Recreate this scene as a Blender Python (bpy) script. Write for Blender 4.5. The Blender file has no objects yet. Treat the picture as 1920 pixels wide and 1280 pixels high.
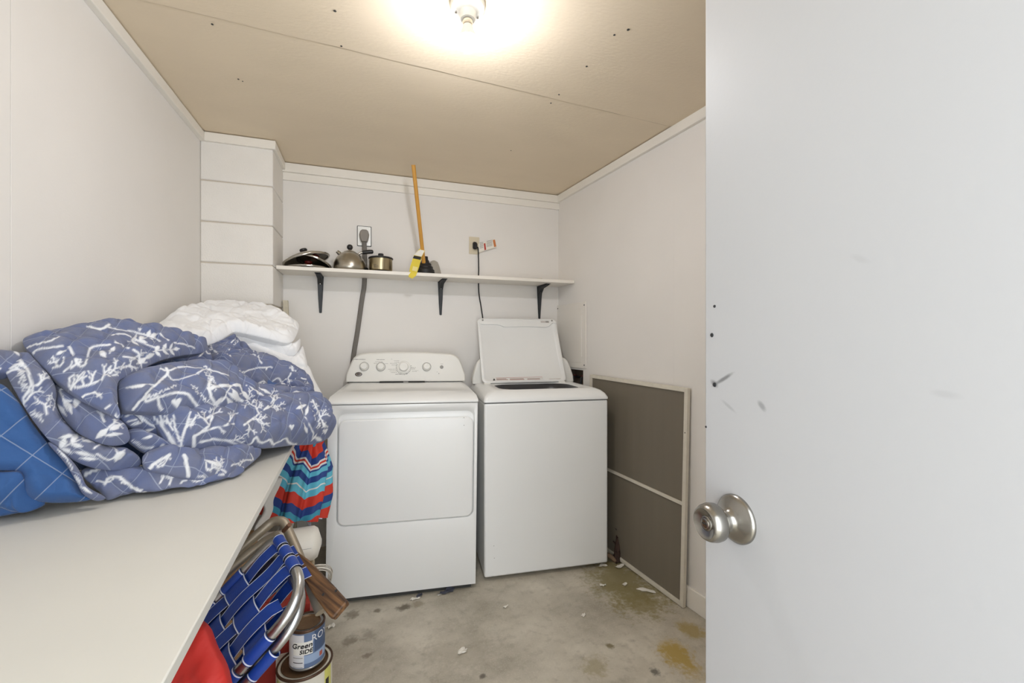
import bpy, bmesh, math, random
import numpy as np
from mathutils import Vector, Matrix

random.seed(7)
scene = bpy.context.scene
COL = scene.collection

# ---------------------------------------------------------------- camera
F, CAMH, YAW = 800.0, 1.22, math.radians(18.84)
CY, SY = math.cos(YAW), math.sin(YAW)
cam_data = bpy.data.cameras.new('camera')
cam_data.lens = F / 1920 * 36.0
cam_data.sensor_width = 36.0
cam_data.clip_start = 0.02
cam = bpy.data.objects.new('camera', cam_data)
COL.objects.link(cam)
cam.location = (0, 0, CAMH)
cam.rotation_euler = (math.radians(90), 0, -YAW)
scene.camera = cam

# ---------------------------------------------------------------- daylight through the doorway
world = bpy.data.worlds.new('daylight')
scene.world = world
world.use_nodes = True
bg = world.node_tree.nodes['Background']
bg.inputs[0].default_value = (0.91, 0.96, 1.0, 1)
bg.inputs[1].default_value = 4.3
portal = bpy.data.lights.new('doorway_portal', 'AREA')
portal.shape = 'RECTANGLE'; portal.size = 0.9; portal.size_y = 2.05
portal.cycles.is_portal = True
po = bpy.data.objects.new('doorway_portal', portal)
COL.objects.link(po)
po.location = (0.08, -0.33, 1.02)
po.rotation_euler = (math.radians(90), 0, 0)
BULB_STRENGTH = 400.0
vs = scene.view_settings
vs.view_transform = 'Standard'
vs.look = 'None'
vs.exposure = 0.40
scene.cycles.diffuse_bounces = 7
vs.gamma = 1.0
vs.use_curve_mapping = False

# ---------------------------------------------------------------- helpers: surveying
def c2w(X, Y, Z):
    return Vector((CY * X + SY * Y, -SY * X + CY * Y, CAMH + Z))
def at(px, py, Y):
    """the place at depth Y metres seen in the direction of a photo point"""
    return c2w((px - 960) / F * Y, Y, -(py - 640) / F * Y)
def ray(px, py):
    return at(px, py, 1.0) - Vector((0, 0, CAMH))
def hit(px, py, p0, n):
    d = ray(px, py); o = Vector((0, 0, CAMH)); n = Vector(n)
    return o + d * ((Vector(p0) - o).dot(n) / d.dot(n))
def on_z(px, py, z): return hit(px, py, (0, 0, z), (0, 0, 1))
def on_y(px, py, v): return hit(px, py, (0, v, 0), (0, 1, 0))
def on_x(px, py, u): return hit(px, py, (u, 0, 0), (1, 0, 0))

# ---------------------------------------------------------------- helpers: materials
def lin(c):
    out = []
    for v in c[:3]:
        v = v / 255.0
        out.append(v / 12.92 if v <= 0.04045 else ((v + 0.055) / 1.055) ** 2.4)
    return (*out, 1.0)
MATS = {}
def mat(name, col, rough=0.5, metal=0.0, var=0.0, vscale=6.0, bump=0.0, bscale=80.0, spec=0.5, coat=0.0, stretch=None, emit=0):
    if name in MATS: return MATS[name]
    m = bpy.data.materials.new(name); m.use_nodes = True
    nt = m.node_tree; N = nt.nodes; L = nt.links
    b = N['Principled BSDF']
    c = lin(col)
    b.inputs['Base Color'].default_value = c
    b.inputs['Roughness'].default_value = rough
    b.inputs['Metallic'].default_value = metal
    b.inputs['Specular IOR Level'].default_value = spec
    b.inputs['Coat Weight'].default_value = coat
    if emit:
        b.inputs['Emission Color'].default_value = c
        b.inputs['Emission Strength'].default_value = emit
    if var or bump:
        tc = N.new('ShaderNodeTexCoord'); mp = N.new('ShaderNodeMapping')
        if stretch: mp.inputs['Scale'].default_value = stretch
        L.new(tc.outputs['Object'], mp.inputs['Vector'])
    if var:
        no = N.new('ShaderNodeTexNoise'); no.inputs['Scale'].default_value = vscale; no.inputs['Detail'].default_value = 5
        L.new(mp.outputs[0], no.inputs['Vector'])
        r = N.new('ShaderNodeMapRange'); r.inputs[1].default_value = 0.3; r.inputs[2].default_value = 0.7
        r.inputs[3].default_value = 1 - var; r.inputs[4].default_value = 1 + var
        L.new(no.outputs['Fac'], r.inputs[0])
        mx = N.new('ShaderNodeVectorMath'); mx.operation = 'SCALE'
        mx.inputs[0].default_value = c[:3]
        L.new(r.outputs[0], mx.inputs['Scale'])
        L.new(mx.outputs[0], b.inputs['Base Color'])
    if bump:
        nb = N.new('ShaderNodeTexNoise'); nb.inputs['Scale'].default_value = bscale; nb.inputs['Detail'].default_value = 3
        L.new(mp.outputs[0], nb.inputs['Vector'])
        bp = N.new('ShaderNodeBump'); bp.inputs['Strength'].default_value = bump; bp.inputs['Distance'].default_value = 0.004
        L.new(nb.outputs['Fac'], bp.inputs['Height'])
        L.new(bp.outputs[0], b.inputs['Normal'])
    MATS[name] = m
    return m

M_wall = mat('wall_paint', (230, 227, 223), 0.6, var=0.015, vscale=3, bump=0.06, bscale=140)
M_block = mat('painted_block', (231, 228, 223), 0.65, var=0.02, vscale=9, bump=0.35, bscale=170)
M_trim = mat('trim_paint', (235, 231, 223), 0.5, var=0.015)
M_mortar = mat('painted_mortar', (196, 186, 172), 0.8)
M_ceil = mat('ceiling_paint', (224, 209, 185), 0.55, spec=0.3, var=0.02, vscale=3, bump=0.22, bscale=55, stretch=(1, 2.2, 1))
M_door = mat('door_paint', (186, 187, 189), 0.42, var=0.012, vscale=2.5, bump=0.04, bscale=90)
M_bench = mat('bench_paint', (212, 210, 202), 0.4, var=0.02, vscale=4, bump=0.03, bscale=40)
M_white = mat('appliance_enamel', (232, 233, 232), 0.28, var=0.01, vscale=3, coat=0.2)
M_whitep = mat('appliance_plastic', (230, 229, 224), 0.35)
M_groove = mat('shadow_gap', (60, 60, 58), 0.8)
M_dark = mat('dark_plastic', (32, 31, 32), 0.4)
M_black = mat('black_rubber', (22, 22, 23), 0.55)
M_steel = mat('brushed_steel', (176, 170, 158), 0.3, 1.0, var=0.05, vscale=30, stretch=(1, 1, 14))
M_steel2 = mat('polished_steel', (190, 186, 178), 0.16, 1.0)
M_nickel = mat('satin_nickel', (150, 147, 141), 0.26, 1.0)
M_alu = mat('aluminium_tube', (186, 187, 188), 0.3, 1.0, var=0.05, vscale=40)
M_alud = mat('weathered_tube', (152, 142, 126), 0.5, 0.7, var=0.12, vscale=30)
M_iron = mat('bracket_metal', (62, 64, 66), 0.5, 0.5, var=0.1, vscale=30)
M_grey = mat('grey_print', (150, 149, 146), 0.6)
M_ink = mat('dark_print', (40, 38, 38), 0.6)
M_red = mat('red_print', (180, 60, 45), 0.6)
M_card = mat('cardboard', (150, 118, 84), 0.85, var=0.08, vscale=12)
M_paper = mat('paper', (232, 228, 218), 0.8)

# ---------------------------------------------------------------- helpers: mesh building
class MB:
    def __init__(self): self.v = []; self.f = []; self.mi = []; self.cur = 0
    def add(self, vs, fs):
        o = len(self.v)
        self.v += [tuple(p) for p in vs]
        for f in fs:
            self.f.append(tuple(i + o for i in f)); self.mi.append(self.cur)
        return self
    def box(self, lo, hi, M=None):
        x0, y0, z0 = lo; x1, y1, z1 = hi
        vs = [Vector(p) for p in ((x0,y0,z0),(x1,y0,z0),(x1,y1,z0),(x0,y1,z0),(x0,y0,z1),(x1,y0,z1),(x1,y1,z1),(x0,y1,z1))]
        if M: vs = [M @ p for p in vs]
        return self.add(vs, [(0,3,2,1),(4,5,6,7),(0,1,5,4),(1,2,6,5),(2,3,7,6),(3,0,4,7)])
    def loft(self, rings, cap0=True, cap1=True, closed=True):
        n = len(rings[0]); vs = [p for r in rings for p in r]; fs = []
        for i in range(len(rings) - 1):
            for j in range(n if closed else n - 1):
                k = (j + 1) % n
                fs.append((i*n+j, i*n+k, (i+1)*n+k, (i+1)*n+j))
        if cap0: fs.append(tuple(range(n))[::-1])
        if cap1: fs.append(tuple((len(rings)-1)*n + j for j in range(n)))
        return self.add(vs, fs)
    def lathe(self, prof, seg=40, M=None, cap0=False, cap1=False):
        rings = []
        for r, z in prof:
            ring = [Vector((r*math.cos(2*math.pi*k/seg), r*math.sin(2*math.pi*k/seg), z)) for k in range(seg)]
            if M: ring = [M @ p for p in ring]
            rings.append(ring)
        return self.loft(rings, cap0, cap1)
    def tube(self, pts, r, seg=12, caps=True):
        pts = [Vector(p) for p in pts]; n = len(pts)
        tang = []
        for i in range(n):
            t = pts[min(i+1, n-1)] - pts[max(i-1, 0)]
            tang.append(t.normalized())
        up = Vector((0, 0, 1)) if abs(tang[0].z) < 0.9 else Vector((1, 0, 0))
        a = tang[0].cross(up).normalized()
        rings = []
        for i in range(n):
            a = (a - tang[i] * a.dot(tang[i])).normalized()
            b = tang[i].cross(a)
            rr = r[i] if isinstance(r, (list, tuple)) else r
            rings.append([pts[i] + (a*math.cos(2*math.pi*k/seg) + b*math.sin(2*math.pi*k/seg))*rr for k in range(seg)])
        return self.loft(rings, caps, caps)
    def prism(self, outline, fn0, fn1):
        """outline of 2D points; fn0/fn1 place them for the two faces"""
        return self.loft([[fn0(*p) for p in outline], [fn1(*p) for p in outline]])
    def build(self, name, m=None, parent=None, bevel=0.0, bseg=2, smooth=35, mats=None, M=None):
        me = bpy.data.meshes.new(name)
        v = self.v if M is None else [tuple(M @ Vector(p)) for p in self.v]
        me.from_pydata(v, [], self.f)
        ms = mats or [m]
        for k in ms: me.materials.append(k)
        if len(ms) > 1: me.polygons.foreach_set('material_index', self.mi)
        me.update()
        bm = bmesh.new(); bm.from_mesh(me)
        bmesh.ops.recalc_face_normals(bm, faces=bm.faces)
        bm.to_mesh(me); bm.free()
        if smooth:
            me.polygons.foreach_set('use_smooth', [True]*len(me.polygons))
            me.set_sharp_from_angle(angle=math.radians(smooth))
        o = bpy.data.objects.new(name, me); COL.objects.link(o)
        if parent: o.parent = parent
        if bevel:
            bv = o.modifiers.new('bevel', 'BEVEL'); bv.width = bevel; bv.segments = bseg
            bv.limit_method = 'ANGLE'; bv.angle_limit = math.radians(40); bv.harden_normals = False
        return o
def tag(o, label, cat=None, group=None, kind=None):
    o['label'] = label
    if cat: o['category'] = cat
    if group: o['group'] = group
    if kind: o['kind'] = kind
    return o
def struct(o, label=None):
    o['kind'] = 'structure'
    if label: o['label'] = label
    return o
def empty(name, loc=(0,0,0), rz=0.0, rx=0.0, ry=0.0):
    o = bpy.data.objects.new(name, None); COL.objects.link(o)
    o.empty_display_size = 0.05
    o.location = loc; o.rotation_euler = (rx, ry, rz)
    return o
def inv(o):
    return (Matrix.Translation(o.location) @ o.rotation_euler.to_matrix().to_4x4()).inverted()
def rr(w, h, r, n=6, cx=0, cy=0):
    pts = []
    for sx, sy, a0 in ((1,1,0),(-1,1,90),(-1,-1,180),(1,-1,270)):
        for k in range(n+1):
            a = math.radians(a0 + 90*k/n)
            pts.append((cx + sx*(w/2-r) + r*math.cos(a), cy + sy*(h/2-r) + r*math.sin(a)))
    return pts
def crom(pts, n=8, closed=False):
    P = [Vector(p) for p in pts]; out = []; m = len(P)
    for i in range(m if closed else m-1):
        if closed: a, b, c, d = P[i-1], P[i], P[(i+1) % m], P[(i+2) % m]
        else: a, b, c, d = P[max(i-1,0)], P[i], P[i+1], P[min(i+2, m-1)]
        for k in range(n):
            t = k / n
            out.append(0.5*((2*b) + (c-a)*t + (2*a-5*b+4*c-d)*t*t + (3*b-a-3*c+d)*t**3))
    if not closed: out.append(P[-1])
    return out
def corner(pts, r, n=6):
    R_ = r
    """polyline with rounded corners"""
    P = [Vector(p) for p in pts]; out = [P[0]]
    for i in range(1, len(P)-1):
        a = (P[i-1]-P[i]); b = (P[i+1]-P[i])
        r = R_[i-1] if isinstance(R_, (list, tuple)) else R_
        d = min(r, a.length*0.45, b.length*0.45)
        p0 = P[i] + a.normalized()*d; p1 = P[i] + b.normalized()*d
        for k in range(n+1):
            t = k/n
            out.append(p0*(1-t)**2 + P[i]*2*t*(1-t) + p1*t*t)
    out.append(P[-1]); return out
def plate_hole(outer, inner, fn):
    """flat plate between an outer outline and an inner outline, as verts/faces"""
    bm = bmesh.new()
    es = []
    for loop in (outer, inner):
        vv = [bm.verts.new(fn(*p)) for p in loop]
        for i in range(len(vv)): es.append(bm.edges.new((vv[i], vv[(i+1) % len(vv)])))
    bmesh.ops.triangle_fill(bm, use_beauty=True, use_dissolve=False, edges=es)
    bm.verts.index_update()
    vs = [v.co.copy() for v in bm.verts]; fs = [tuple(v.index for v in f.verts) for f in bm.faces]
    bm.free(); return vs, fs
def text_mesh(body, size):
    cu = bpy.data.curves.new('lettering', 'FONT'); cu.body = body; cu.size = size
    cu.align_x = 'CENTER'; cu.align_y = 'CENTER'; cu.resolution_u = 3
    o = bpy.data.objects.new('lettering', cu); COL.objects.link(o)
    dg = bpy.context.evaluated_depsgraph_get(); dg.update()
    me = o.evaluated_get(dg).to_mesh()
    vs = [v.co.copy() for v in me.vertices]; fs = [tuple(p.vertices) for p in me.polygons]
    o.evaluated_get(dg).to_mesh_clear()
    bpy.data.objects.remove(o); bpy.data.curves.remove(cu)
    return vs, fs

# ================================================================ SETTING
UL, VB, VF, ZC = -0.775, 2.765, -0.30, 2.25
def ur(v): return 1.292 + 0.1015 * (VB - v)
RN = Vector((-1, -0.1015, 0)).normalized()                 # right wall's inward normal
RD = Vector((0.1015, -1, 0)).normalized()                  # along the right wall towards the door
R0 = Vector((ur(VB), VB, 0))
def on_right(px, py, off=0.0): return hit(px, py, R0 + RN*off, RN)

# floor with stains
def floor_material():
    m = bpy.data.materials.new('stained_concrete'); m.use_nodes = True
    nt = m.node_tree; N = nt.nodes; L = nt.links; b = N['Principled BSDF']
    b.inputs['Roughness'].default_value = 0.55
    tc = N.new('ShaderNodeTexCoord')
    def noise(scale, detail=6, rough=0.6):
        n = N.new('ShaderNodeTexNoise'); n.inputs['Scale'].default_value = scale
        n.inputs['Detail'].default_value = detail; n.inputs['Roughness'].default_value = rough
        L.new(tc.outputs['Object'], n.inputs['Vector']); return n
    n1 = noise(3.2); n2 = noise(26); n3 = noise(150, 2)
    ramp = N.new('ShaderNodeValToRGB')
    ramp.color_ramp.elements[0].position = 0.34; ramp.color_ramp.elements[0].color = lin((160, 153, 138))
    ramp.color_ramp.elements[1].position = 0.66; ramp.color_ramp.elements[1].color = lin((204, 197, 182))
    L.new(n1.outputs['Fac'], ramp.inputs[0])
    def mixc(a_sock, col, fac_sock, mode='MIX'):
        x = N.new('ShaderNodeMix'); x.data_type = 'RGBA'; x.blend_type = mode
        L.new(fac_sock, x.inputs[0]); L.new(a_sock, x.inputs[6])
        if isinstance(col, tuple): x.inputs[7].default_value = col
        else: L.new(col, x.inputs[7])
        return x.outputs[2]
    r2 = N.new('ShaderNodeMapRange'); r2.inputs[1].default_value = 0.52; r2.inputs[2].default_value = 0.75
    r2.inputs[4].default_value = 0.5
    L.new(n2.outputs['Fac'], r2.inputs[0])
    cur = mixc(ramp.outputs[0], lin((140, 132, 117)), r2.outputs[0])
    r3 = N.new('ShaderNodeMapRange'); r3.inputs[1].default_value = 0.55; r3.inputs[2].default_value = 0.72; r3.inputs[4].default_value = 0.35
    L.new(n3.outputs['Fac'], r3.inputs[0])
    cur = mixc(cur, lin((214, 208, 196)), r3.outputs[0])
    dn = noise(9, 4)
    dn2 = noise(55, 5); dmx = N.new('ShaderNodeMix'); dmx.data_type = 'RGBA'; dmx.inputs[0].default_value = 0.5
    L.new(dn.outputs['Color'], dmx.inputs[6]); L.new(dn2.outputs['Color'], dmx.inputs[7])
    dsub = N.new('ShaderNodeVectorMath'); dsub.operation = 'SUBTRACT'; dsub.inputs[1].default_value = (0.5, 0.5, 0.5)
    L.new(dmx.outputs[2], dsub.inputs[0])
    stains = [(1165, 1085, 0.17, (128, 116, 62), 0.75, (1.0, 1.5)), (1205, 1130, 0.12, (134, 121, 70), 0.6, (1, 1)),
              (1275, 1232, 0.055, (172, 146, 70), 0.9, (1.0, 1.9)), (1300, 1182, 0.045, (160, 138, 74), 0.75, (1, 1.4)),
              (1120, 1248, 0.05, (140, 126, 74), 0.45, (1, 1)), (1143, 1210, 0.018, (104, 92, 50), 0.8, (1, 1)),
              (1228, 1259, 0.018, (84, 80, 72), 0.8, (1, 1)), (905, 1268, 0.012, (80, 72, 62), 0.8, (1, 1)),
              (757, 1137, 0.022, (78, 68, 50), 0.8, (1.6, 1)), (708, 1144, 0.016, (90, 78, 58), 0.7, (1, 1)),
              (660, 1152, 0.03, (100, 88, 68), 0.6, (1, 1)), (655, 1200, 0.03, (100, 90, 72), 0.6, (1, 1)),
              (690, 1190, 0.035, (108, 98, 80), 0.45, (1, 1)), (860, 1210, 0.15, (124, 115, 98), 0.28, (1, 1)),
              (785, 1131, 0.03, (120, 108, 80), 0.5, (1, 1)), (690, 1228, 0.016, (96, 86, 70), 0.6, (1, 1))]
    for px, py, r, col, st, sc in stains:
        p = on_z(px, py, 0)
        s = N.new('ShaderNodeVectorMath'); s.operation = 'SUBTRACT'; s.inputs[1].default_value = p
        L.new(tc.outputs['Object'], s.inputs[0])
        ad = N.new('ShaderNodeVectorMath'); ad.operation = 'MULTIPLY_ADD'
        ad.inputs[1].default_value = (r*4.2, r*4.2, 0)
        L.new(dsub.outputs[0], ad.inputs[0]); L.new(s.outputs[0], ad.inputs[2])
        ml = N.new('ShaderNodeVectorMath'); ml.operation = 'MULTIPLY'; ml.inputs[1].default_value = (1/sc[0], 1/sc[1], 0)
        L.new(ad.outputs[0], ml.inputs[0])
        ln = N.new('ShaderNodeVectorMath'); ln.operation = 'LENGTH'; L.new(ml.outputs[0], ln.inputs[0])
        mr = N.new('ShaderNodeMapRange'); mr.inputs[1].default_value = r*1.25; mr.inputs[2].default_value = r*0.55
        mr.inputs[3].default_value = 0; mr.inputs[4].default_value = st
        L.new(ln.outputs['Value'], mr.inputs[0])
        cur = mixc(cur, lin(col), mr.outputs[0])
    L.new(cur, b.inputs['Base Color'])
    bp = N.new('ShaderNodeBump'); bp.inputs['Strength'].default_value = 0.25; bp.inputs['Distance'].default_value = 0.003
    L.new(n2.outputs['Fac'], bp.inputs['Height']); L.new(bp.outputs[0], b.inputs['Normal'])
    return m
struct(MB().box((-1.0, -1.8, -0.12), (1.9, 2.95, 0)).build('floor', floor_material()), 'stained grey concrete floor')

# ceiling: two painted boards meeting at an uneven seam
ceil = struct(empty('ceiling', (0, 0, ZC)), 'beige painted board ceiling with a seam')
def seam(u): return 1.611 + 0.055*(u + 0.08)
def cpanel(v0, v1, z0, name):
    mb = MB(); n = 24; us = [-0.9 + 2.75*k/n for k in range(n+1)]
    rng = random.Random(3)
    wob = [rng.uniform(-0.0012, 0.0012) for _ in us]
    rings = []
    for i, u in enumerate(us):
        a = v0 if v0 is not None else seam(u) + 0.006 + wob[i]
        b = v1 if v1 is not None else seam(u) - wob[i]
        rings.append([Vector((u, a, z0)), Vector((u, b, z0)), Vector((u, b, 0.06)), Vector((u, a, 0.06))])
    mb.loft(rings); return mb.build(name, M_ceil, ceil)
cpanel(None, 2.9, 0.004, 'board'); cpanel(-0.40, None, 0.0, 'board')
MB().loft([[Vector((u, seam(u)+a, z)) for a, z in ((-0.004, 0.0012), (0.011, 0.0052), (0.011, 0.03), (-0.004, 0.03))] for u in [-0.9 + 2.75*k/24 for k in range(25)]]).build('seam_shade', mat('seam_shade', (116, 98, 74), 0.9), ceil)  # dark strip in the seam, coloured to stand for the gap's shade
for px, py, r in ((1178, 55, 3.2), (1152, 65, 2.6), (1100, 124, 2.6), (1048, 177, 2.2), (1033, 193, 2.2), (958, 282, 1.8), (447, 148, 2.4), (455, 152, 1.6), (398, 45, 2.6), (640, 86, 2.4), (628, 20, 3)):
    p = on_z(px, py, ZC)
    mb = MB().lathe([(0.0012*r, 0), (0.0016*r, -0.0015), (0.0006*r, -0.001), (0.0001, 0.0)], 8)
    mb.build('nail_hole', M_groove, ceil, M=Matrix.Translation((p.x, p.y, 0)))

# walls
wl = struct(empty('wall_left', (UL, 0, 0)), 'off-white painted wall beside the bench')
sv = on_x(20, 400, UL).y
MB().box((-0.08, VF-0.1, 0), (0, sv-0.0004, ZC)).build('panel', M_wall, wl, bevel=0.0006)
MB().box((-0.08, sv+0.0008, 0), (0.0004, VB+0.1, ZC)).build('panel', M_wall, wl, bevel=0.0006)
wb = struct(MB().box((UL-0.08, VB, 0), (ur(VB)+0.1, VB+0.08, ZC)).build('wall_back', M_wall), 'off-white painted wall behind the machines')
# right wall with one faint board joint and a recess for the washer box
wr = struct(empty('wall_right', (0, 0, 0)), 'off-white painted wall with grey screen leaning on it')
jv = on_right(1263, 480).y
def wall_seg(v0, v1, z0, z1, back=0.10):
    a, b = Vector((ur(v0), v0, 0)), Vector((ur(v1), v1, 0)); o = -RN*back
    out = [a, b, b+o, a+o]
    return MB().loft([[Vector((p.x, p.y, z0)) for p in out], [Vector((p.x, p.y, z1)) for p in out]])
wbv0, wbv1 = on_right(1093.5, 700).y, on_right(1058, 700).y      # washer box opening
wbz1, wbz0 = on_right(1085, 693).z, on_right(1093, 716).z - 0.1
wall_seg(VF-0.1, jv-0.0002, 0, ZC).build('panel', M_wall, wr)
wall_seg(jv+0.0002, wbv0, 0, ZC).build('panel', M_wall, wr)
wall_seg(wbv0, wbv1, wbz1, ZC).build('panel', M_wall, wr)
wall_seg(wbv0, wbv1, 0, wbz0).build('panel', M_wall, wr)
wall_seg(wbv1, VB+0.05, 0, ZC).build('panel', M_wall, wr)
# front wall with the doorway the camera looks in through
wf = struct(empty('wall_front', (0, VF, 0)), 'front wall around the open doorway')
MB().box((UL-0.08, -0.1, 0), (-0.37, 0, ZC)).build('panel', M_wall, wf)
MB().box((0.565, -0.1, 0), (ur(VF)+0.1, 0, ZC)).build('panel', M_wall, wf)
MB().box((-0.37, -0.1, 2.06), (0.565, 0, ZC)).build('panel', M_wall, wf)

# pillar of painted concrete blocks in the left rear corner
PU, PV = -0.457, 2.482
pil = struct(empty('wall_pillar', (0, 0, 0)), 'corner pillar of cream painted concrete blocks')
MB().box((UL, PV+0.006, 0), (PU-0.006, VB, ZC)).build('mortar', M_mortar, pil)
zt = 2.2185; rng = random.Random(5); first = None
k = 0
while zt > 0.05:
    zb = max(zt - 0.198, 0)
    e = rng.uniform(-0.0012, 0.0012)
    if k == 0 or zb == 0 or True:
        MB().box((UL+0.001, PV+e, zb), (PU+e, VB-0.001, zt)).build('block', M_block, pil, bevel=0.005, bseg=2)
    zt -= 0.203; k += 1

# trims along the ceiling
def trim(n, lo, hi, M=None, label=None):
    struct(MB().box(lo, hi, M).build('trim_%d' % n, M_trim, bevel=0.0025), label)
T_, TH = 0.022, 0.044
trim(1, (UL, VF, ZC-TH), (UL+T_, PV, ZC), label='cream ceiling trim on the left wall')
trim(2, (UL+T_, PV-0.017, ZC-TH), (PU+0.015, PV, ZC), label='cream ceiling trim on the pillar front')
trim(3, (PU, PV, ZC-TH), (PU+0.015, VB-0.02, ZC), label='cream ceiling trim on the pillar side')
trim(4, (PU, VB-0.024, ZC-0.052), (ur(VB)+0.01, VB, ZC), label='upper ceiling trim on the back wall')
trim(5, (PU, VB-0.012, ZC-0.097), (ur(VB)+0.01, VB, ZC-0.052), label='lower ceiling trim on the back wall')
def along_right(v0, v1, z0, z1, th):
    a, b = Vector((ur(v0), v0, 0)), Vector((ur(v1), v1, 0)); o = RN*th
    out = [a, b, b+o, a+o]
    return MB().loft([[Vector((p.x, p.y, z0)) for p in out], [Vector((p.x, p.y, z1)) for p in out]])
struct(along_right(VF, VB-0.0, ZC-0.048, ZC, 0.02).build('trim_6', M_trim, bevel=0.0025), 'cream ceiling trim on the right wall')
struct(along_right(VF, VB, 0, 0.094, 0.014).build('baseboard_right', M_trim, bevel=0.003), 'cream baseboard along the right wall')
# door casing beside the opening (behind the camera)
struct(MB().box((-0.37, VF-0.1, 0), (-0.35, VF+0.01, 2.06)).build('trim_7', M_trim), 'door jamb on the bench side')
struct(MB().box((0.545, VF-0.1, 0), (0.565, VF+0.01, 2.06)).build('trim_8', M_trim), 'door jamb on the hinge side')

# ================================================================ OPEN DOOR
def door_material():
    m = M_door.copy(); m.name = 'door_paint_scuffed'
    nt = m.node_tree; N = nt.nodes; L = nt.links; b = N['Principled BSDF']
    src = b.inputs['Base Color'].links[0].from_socket
    tc = N.new('ShaderNodeTexCoord')
    no = N.new('ShaderNodeTexNoise'); no.inputs['Scale'].default_value = 40; no.inputs['Detail'].default_value = 4
    L.new(tc.outputs['Object'], no.inputs['Vector'])
    cur = src
    W2 = inv(DOOR)
    for (x0, y0), (x1, y1), wd, st in (((1338, 722), (1376, 698), 0.0035, 0.8), ((1356, 752), (1378, 772), 0.003, 0.25), ((1424, 755), (1432, 766), 0.0045, 0.5),
                                       ((1336, 716), (1343, 722), 0.005, 0.7), ((1750, 735), (1790, 742), 0.004, 0.12), ((1600, 480), (1625, 490), 0.004, 0.1)):
        a = W2 @ hit(x0, y0, DE, DN); c = W2 @ hit(x1, y1, DE, DN)
        mid = (a+c)/2; half = (c-a)/2; ln = half.length; ang = math.atan2(half.z, half.y)
        mp = N.new('ShaderNodeMapping'); mp.vector_type = 'TEXTURE'
        mp.inputs['Location'].default_value = mid; mp.inputs['Rotation'].default_value = (ang, 0, 0)
        mp.inputs['Scale'].default_value = (1, ln + wd, wd)
        L.new(tc.outputs['Object'], mp.inputs['Vector'])
        mu = N.new('ShaderNodeVectorMath'); mu.operation = 'MULTIPLY'; mu.inputs[1].default_value = (0, 1, 1)
        L.new(mp.outputs[0], mu.inputs[0])
        le = N.new('ShaderNodeVectorMath'); le.operation = 'LENGTH'; L.new(mu.outputs[0], le.inputs[0])
        ad = N.new('ShaderNodeMath'); ad.operation = 'ADD'; L.new(le.outputs['Value'], ad.inputs[0]); L.new(no.outputs['Fac'], ad.inputs[1])
        mr = N.new('ShaderNodeMapRange'); mr.inputs[1].default_value = 1.6; mr.inputs[2].default_value = 0.9; mr.inputs[3].default_value = 0; mr.inputs[4].default_value = st
        L.new(ad.outputs[0], mr.inputs[0])
        x = N.new('ShaderNodeMix'); x.data_type = 'RGBA'; L.new(mr.outputs[0], x.inputs[0]); L.new(cur, x.inputs[6]); x.inputs[7].default_value = lin((105, 105, 106))
        cur = x.outputs[2]
    L.new(cur, b.inputs['Base Color'])
    return m
DE = c2w(0.3065, 0.677, 0); DE.z = 0
DROT = math.radians(-1.8)
DOOR = empty('door_1', (DE.x, DE.y, 0), rz=DROT)          # local y runs back along the door to the hinge (-y), -x is the seen face
DN = Matrix.Rotation(DROT, 3, 'Z') @ Vector((-1, 0, 0))
struct(DOOR, 'white slab door standing open with a satin knob')
MB().box((0, -0.83, 0.012), (0.036, 0, 2.03)).build('slab', door_material(), DOOR, bevel=0.002)
kz = (inv(DOOR) @ hit(1381, 972, DE, DN))
KM = Matrix.Translation((0, kz.y, kz.z)) @ Matrix.Rotation(math.radians(-90), 4, 'Y')   # local z -> -x
ros = MB().lathe([(0.0, 0.0), (0.0345, 0.0), (0.0345, 0.003), (0.0325, 0.0055), (0.027, 0.009), (0.019, 0.0125), (0.0145, 0.016), (0.0125, 0.02), (0.0118, 0.026)], 48, KM).build('rosette', M_nickel, DOOR, smooth=50)
knob = MB().lathe([(0.0118, 0.022), (0.0125, 0.027), (0.0165, 0.030), (0.0228, 0.033), (0.0262, 0.038), (0.0268, 0.044), (0.0255, 0.051), (0.0232, 0.0555), (0.0205, 0.0575), (0.0195, 0.0568), (0.0165, 0.0552), (0.0105, 0.0535), (0.0098, 0.0545), (0.0082, 0.0548), (0.0, 0.0548)], 48, KM).build('knob', M_nickel, DOOR, smooth=50)
MB().lathe([(0.0072, 0.0545), (0.0072, 0.0562), (0.006, 0.0566), (0, 0.0562)], 24, KM).build('key_cylinder', M_steel2, knob)
MB().box((-0.0009, -0.0042, 0.0562), (0.0009, 0.0042, 0.0569), KM).build('keyhole', M_dark, knob)
for px, py, r in ((1340, 574, 0.0019), (1335, 628, 0.0027), (1340, 721, 0.0029), (1324, 800, 0.0014)):
    p = inv(DOOR) @ hit(px, py, DE, DN)
    MB().lathe([(r*1.25, 0.0), (r*1.1, 0.0009), (r*0.7, 0.0006), (0, 0.0004)], 14, Matrix.Translation((0, p.y, p.z)) @ Matrix.Rotation(math.radians(-90), 4, 'Y')).build('screw_hole', M_iron, DOOR)
for z in (0.25, 1.02, 1.8):
    MB().tube([(0.04, -0.832, z-0.045), (0.04, -0.832, z+0.045)], 0.006).build('hinge', M_nickel, DOOR)

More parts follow.
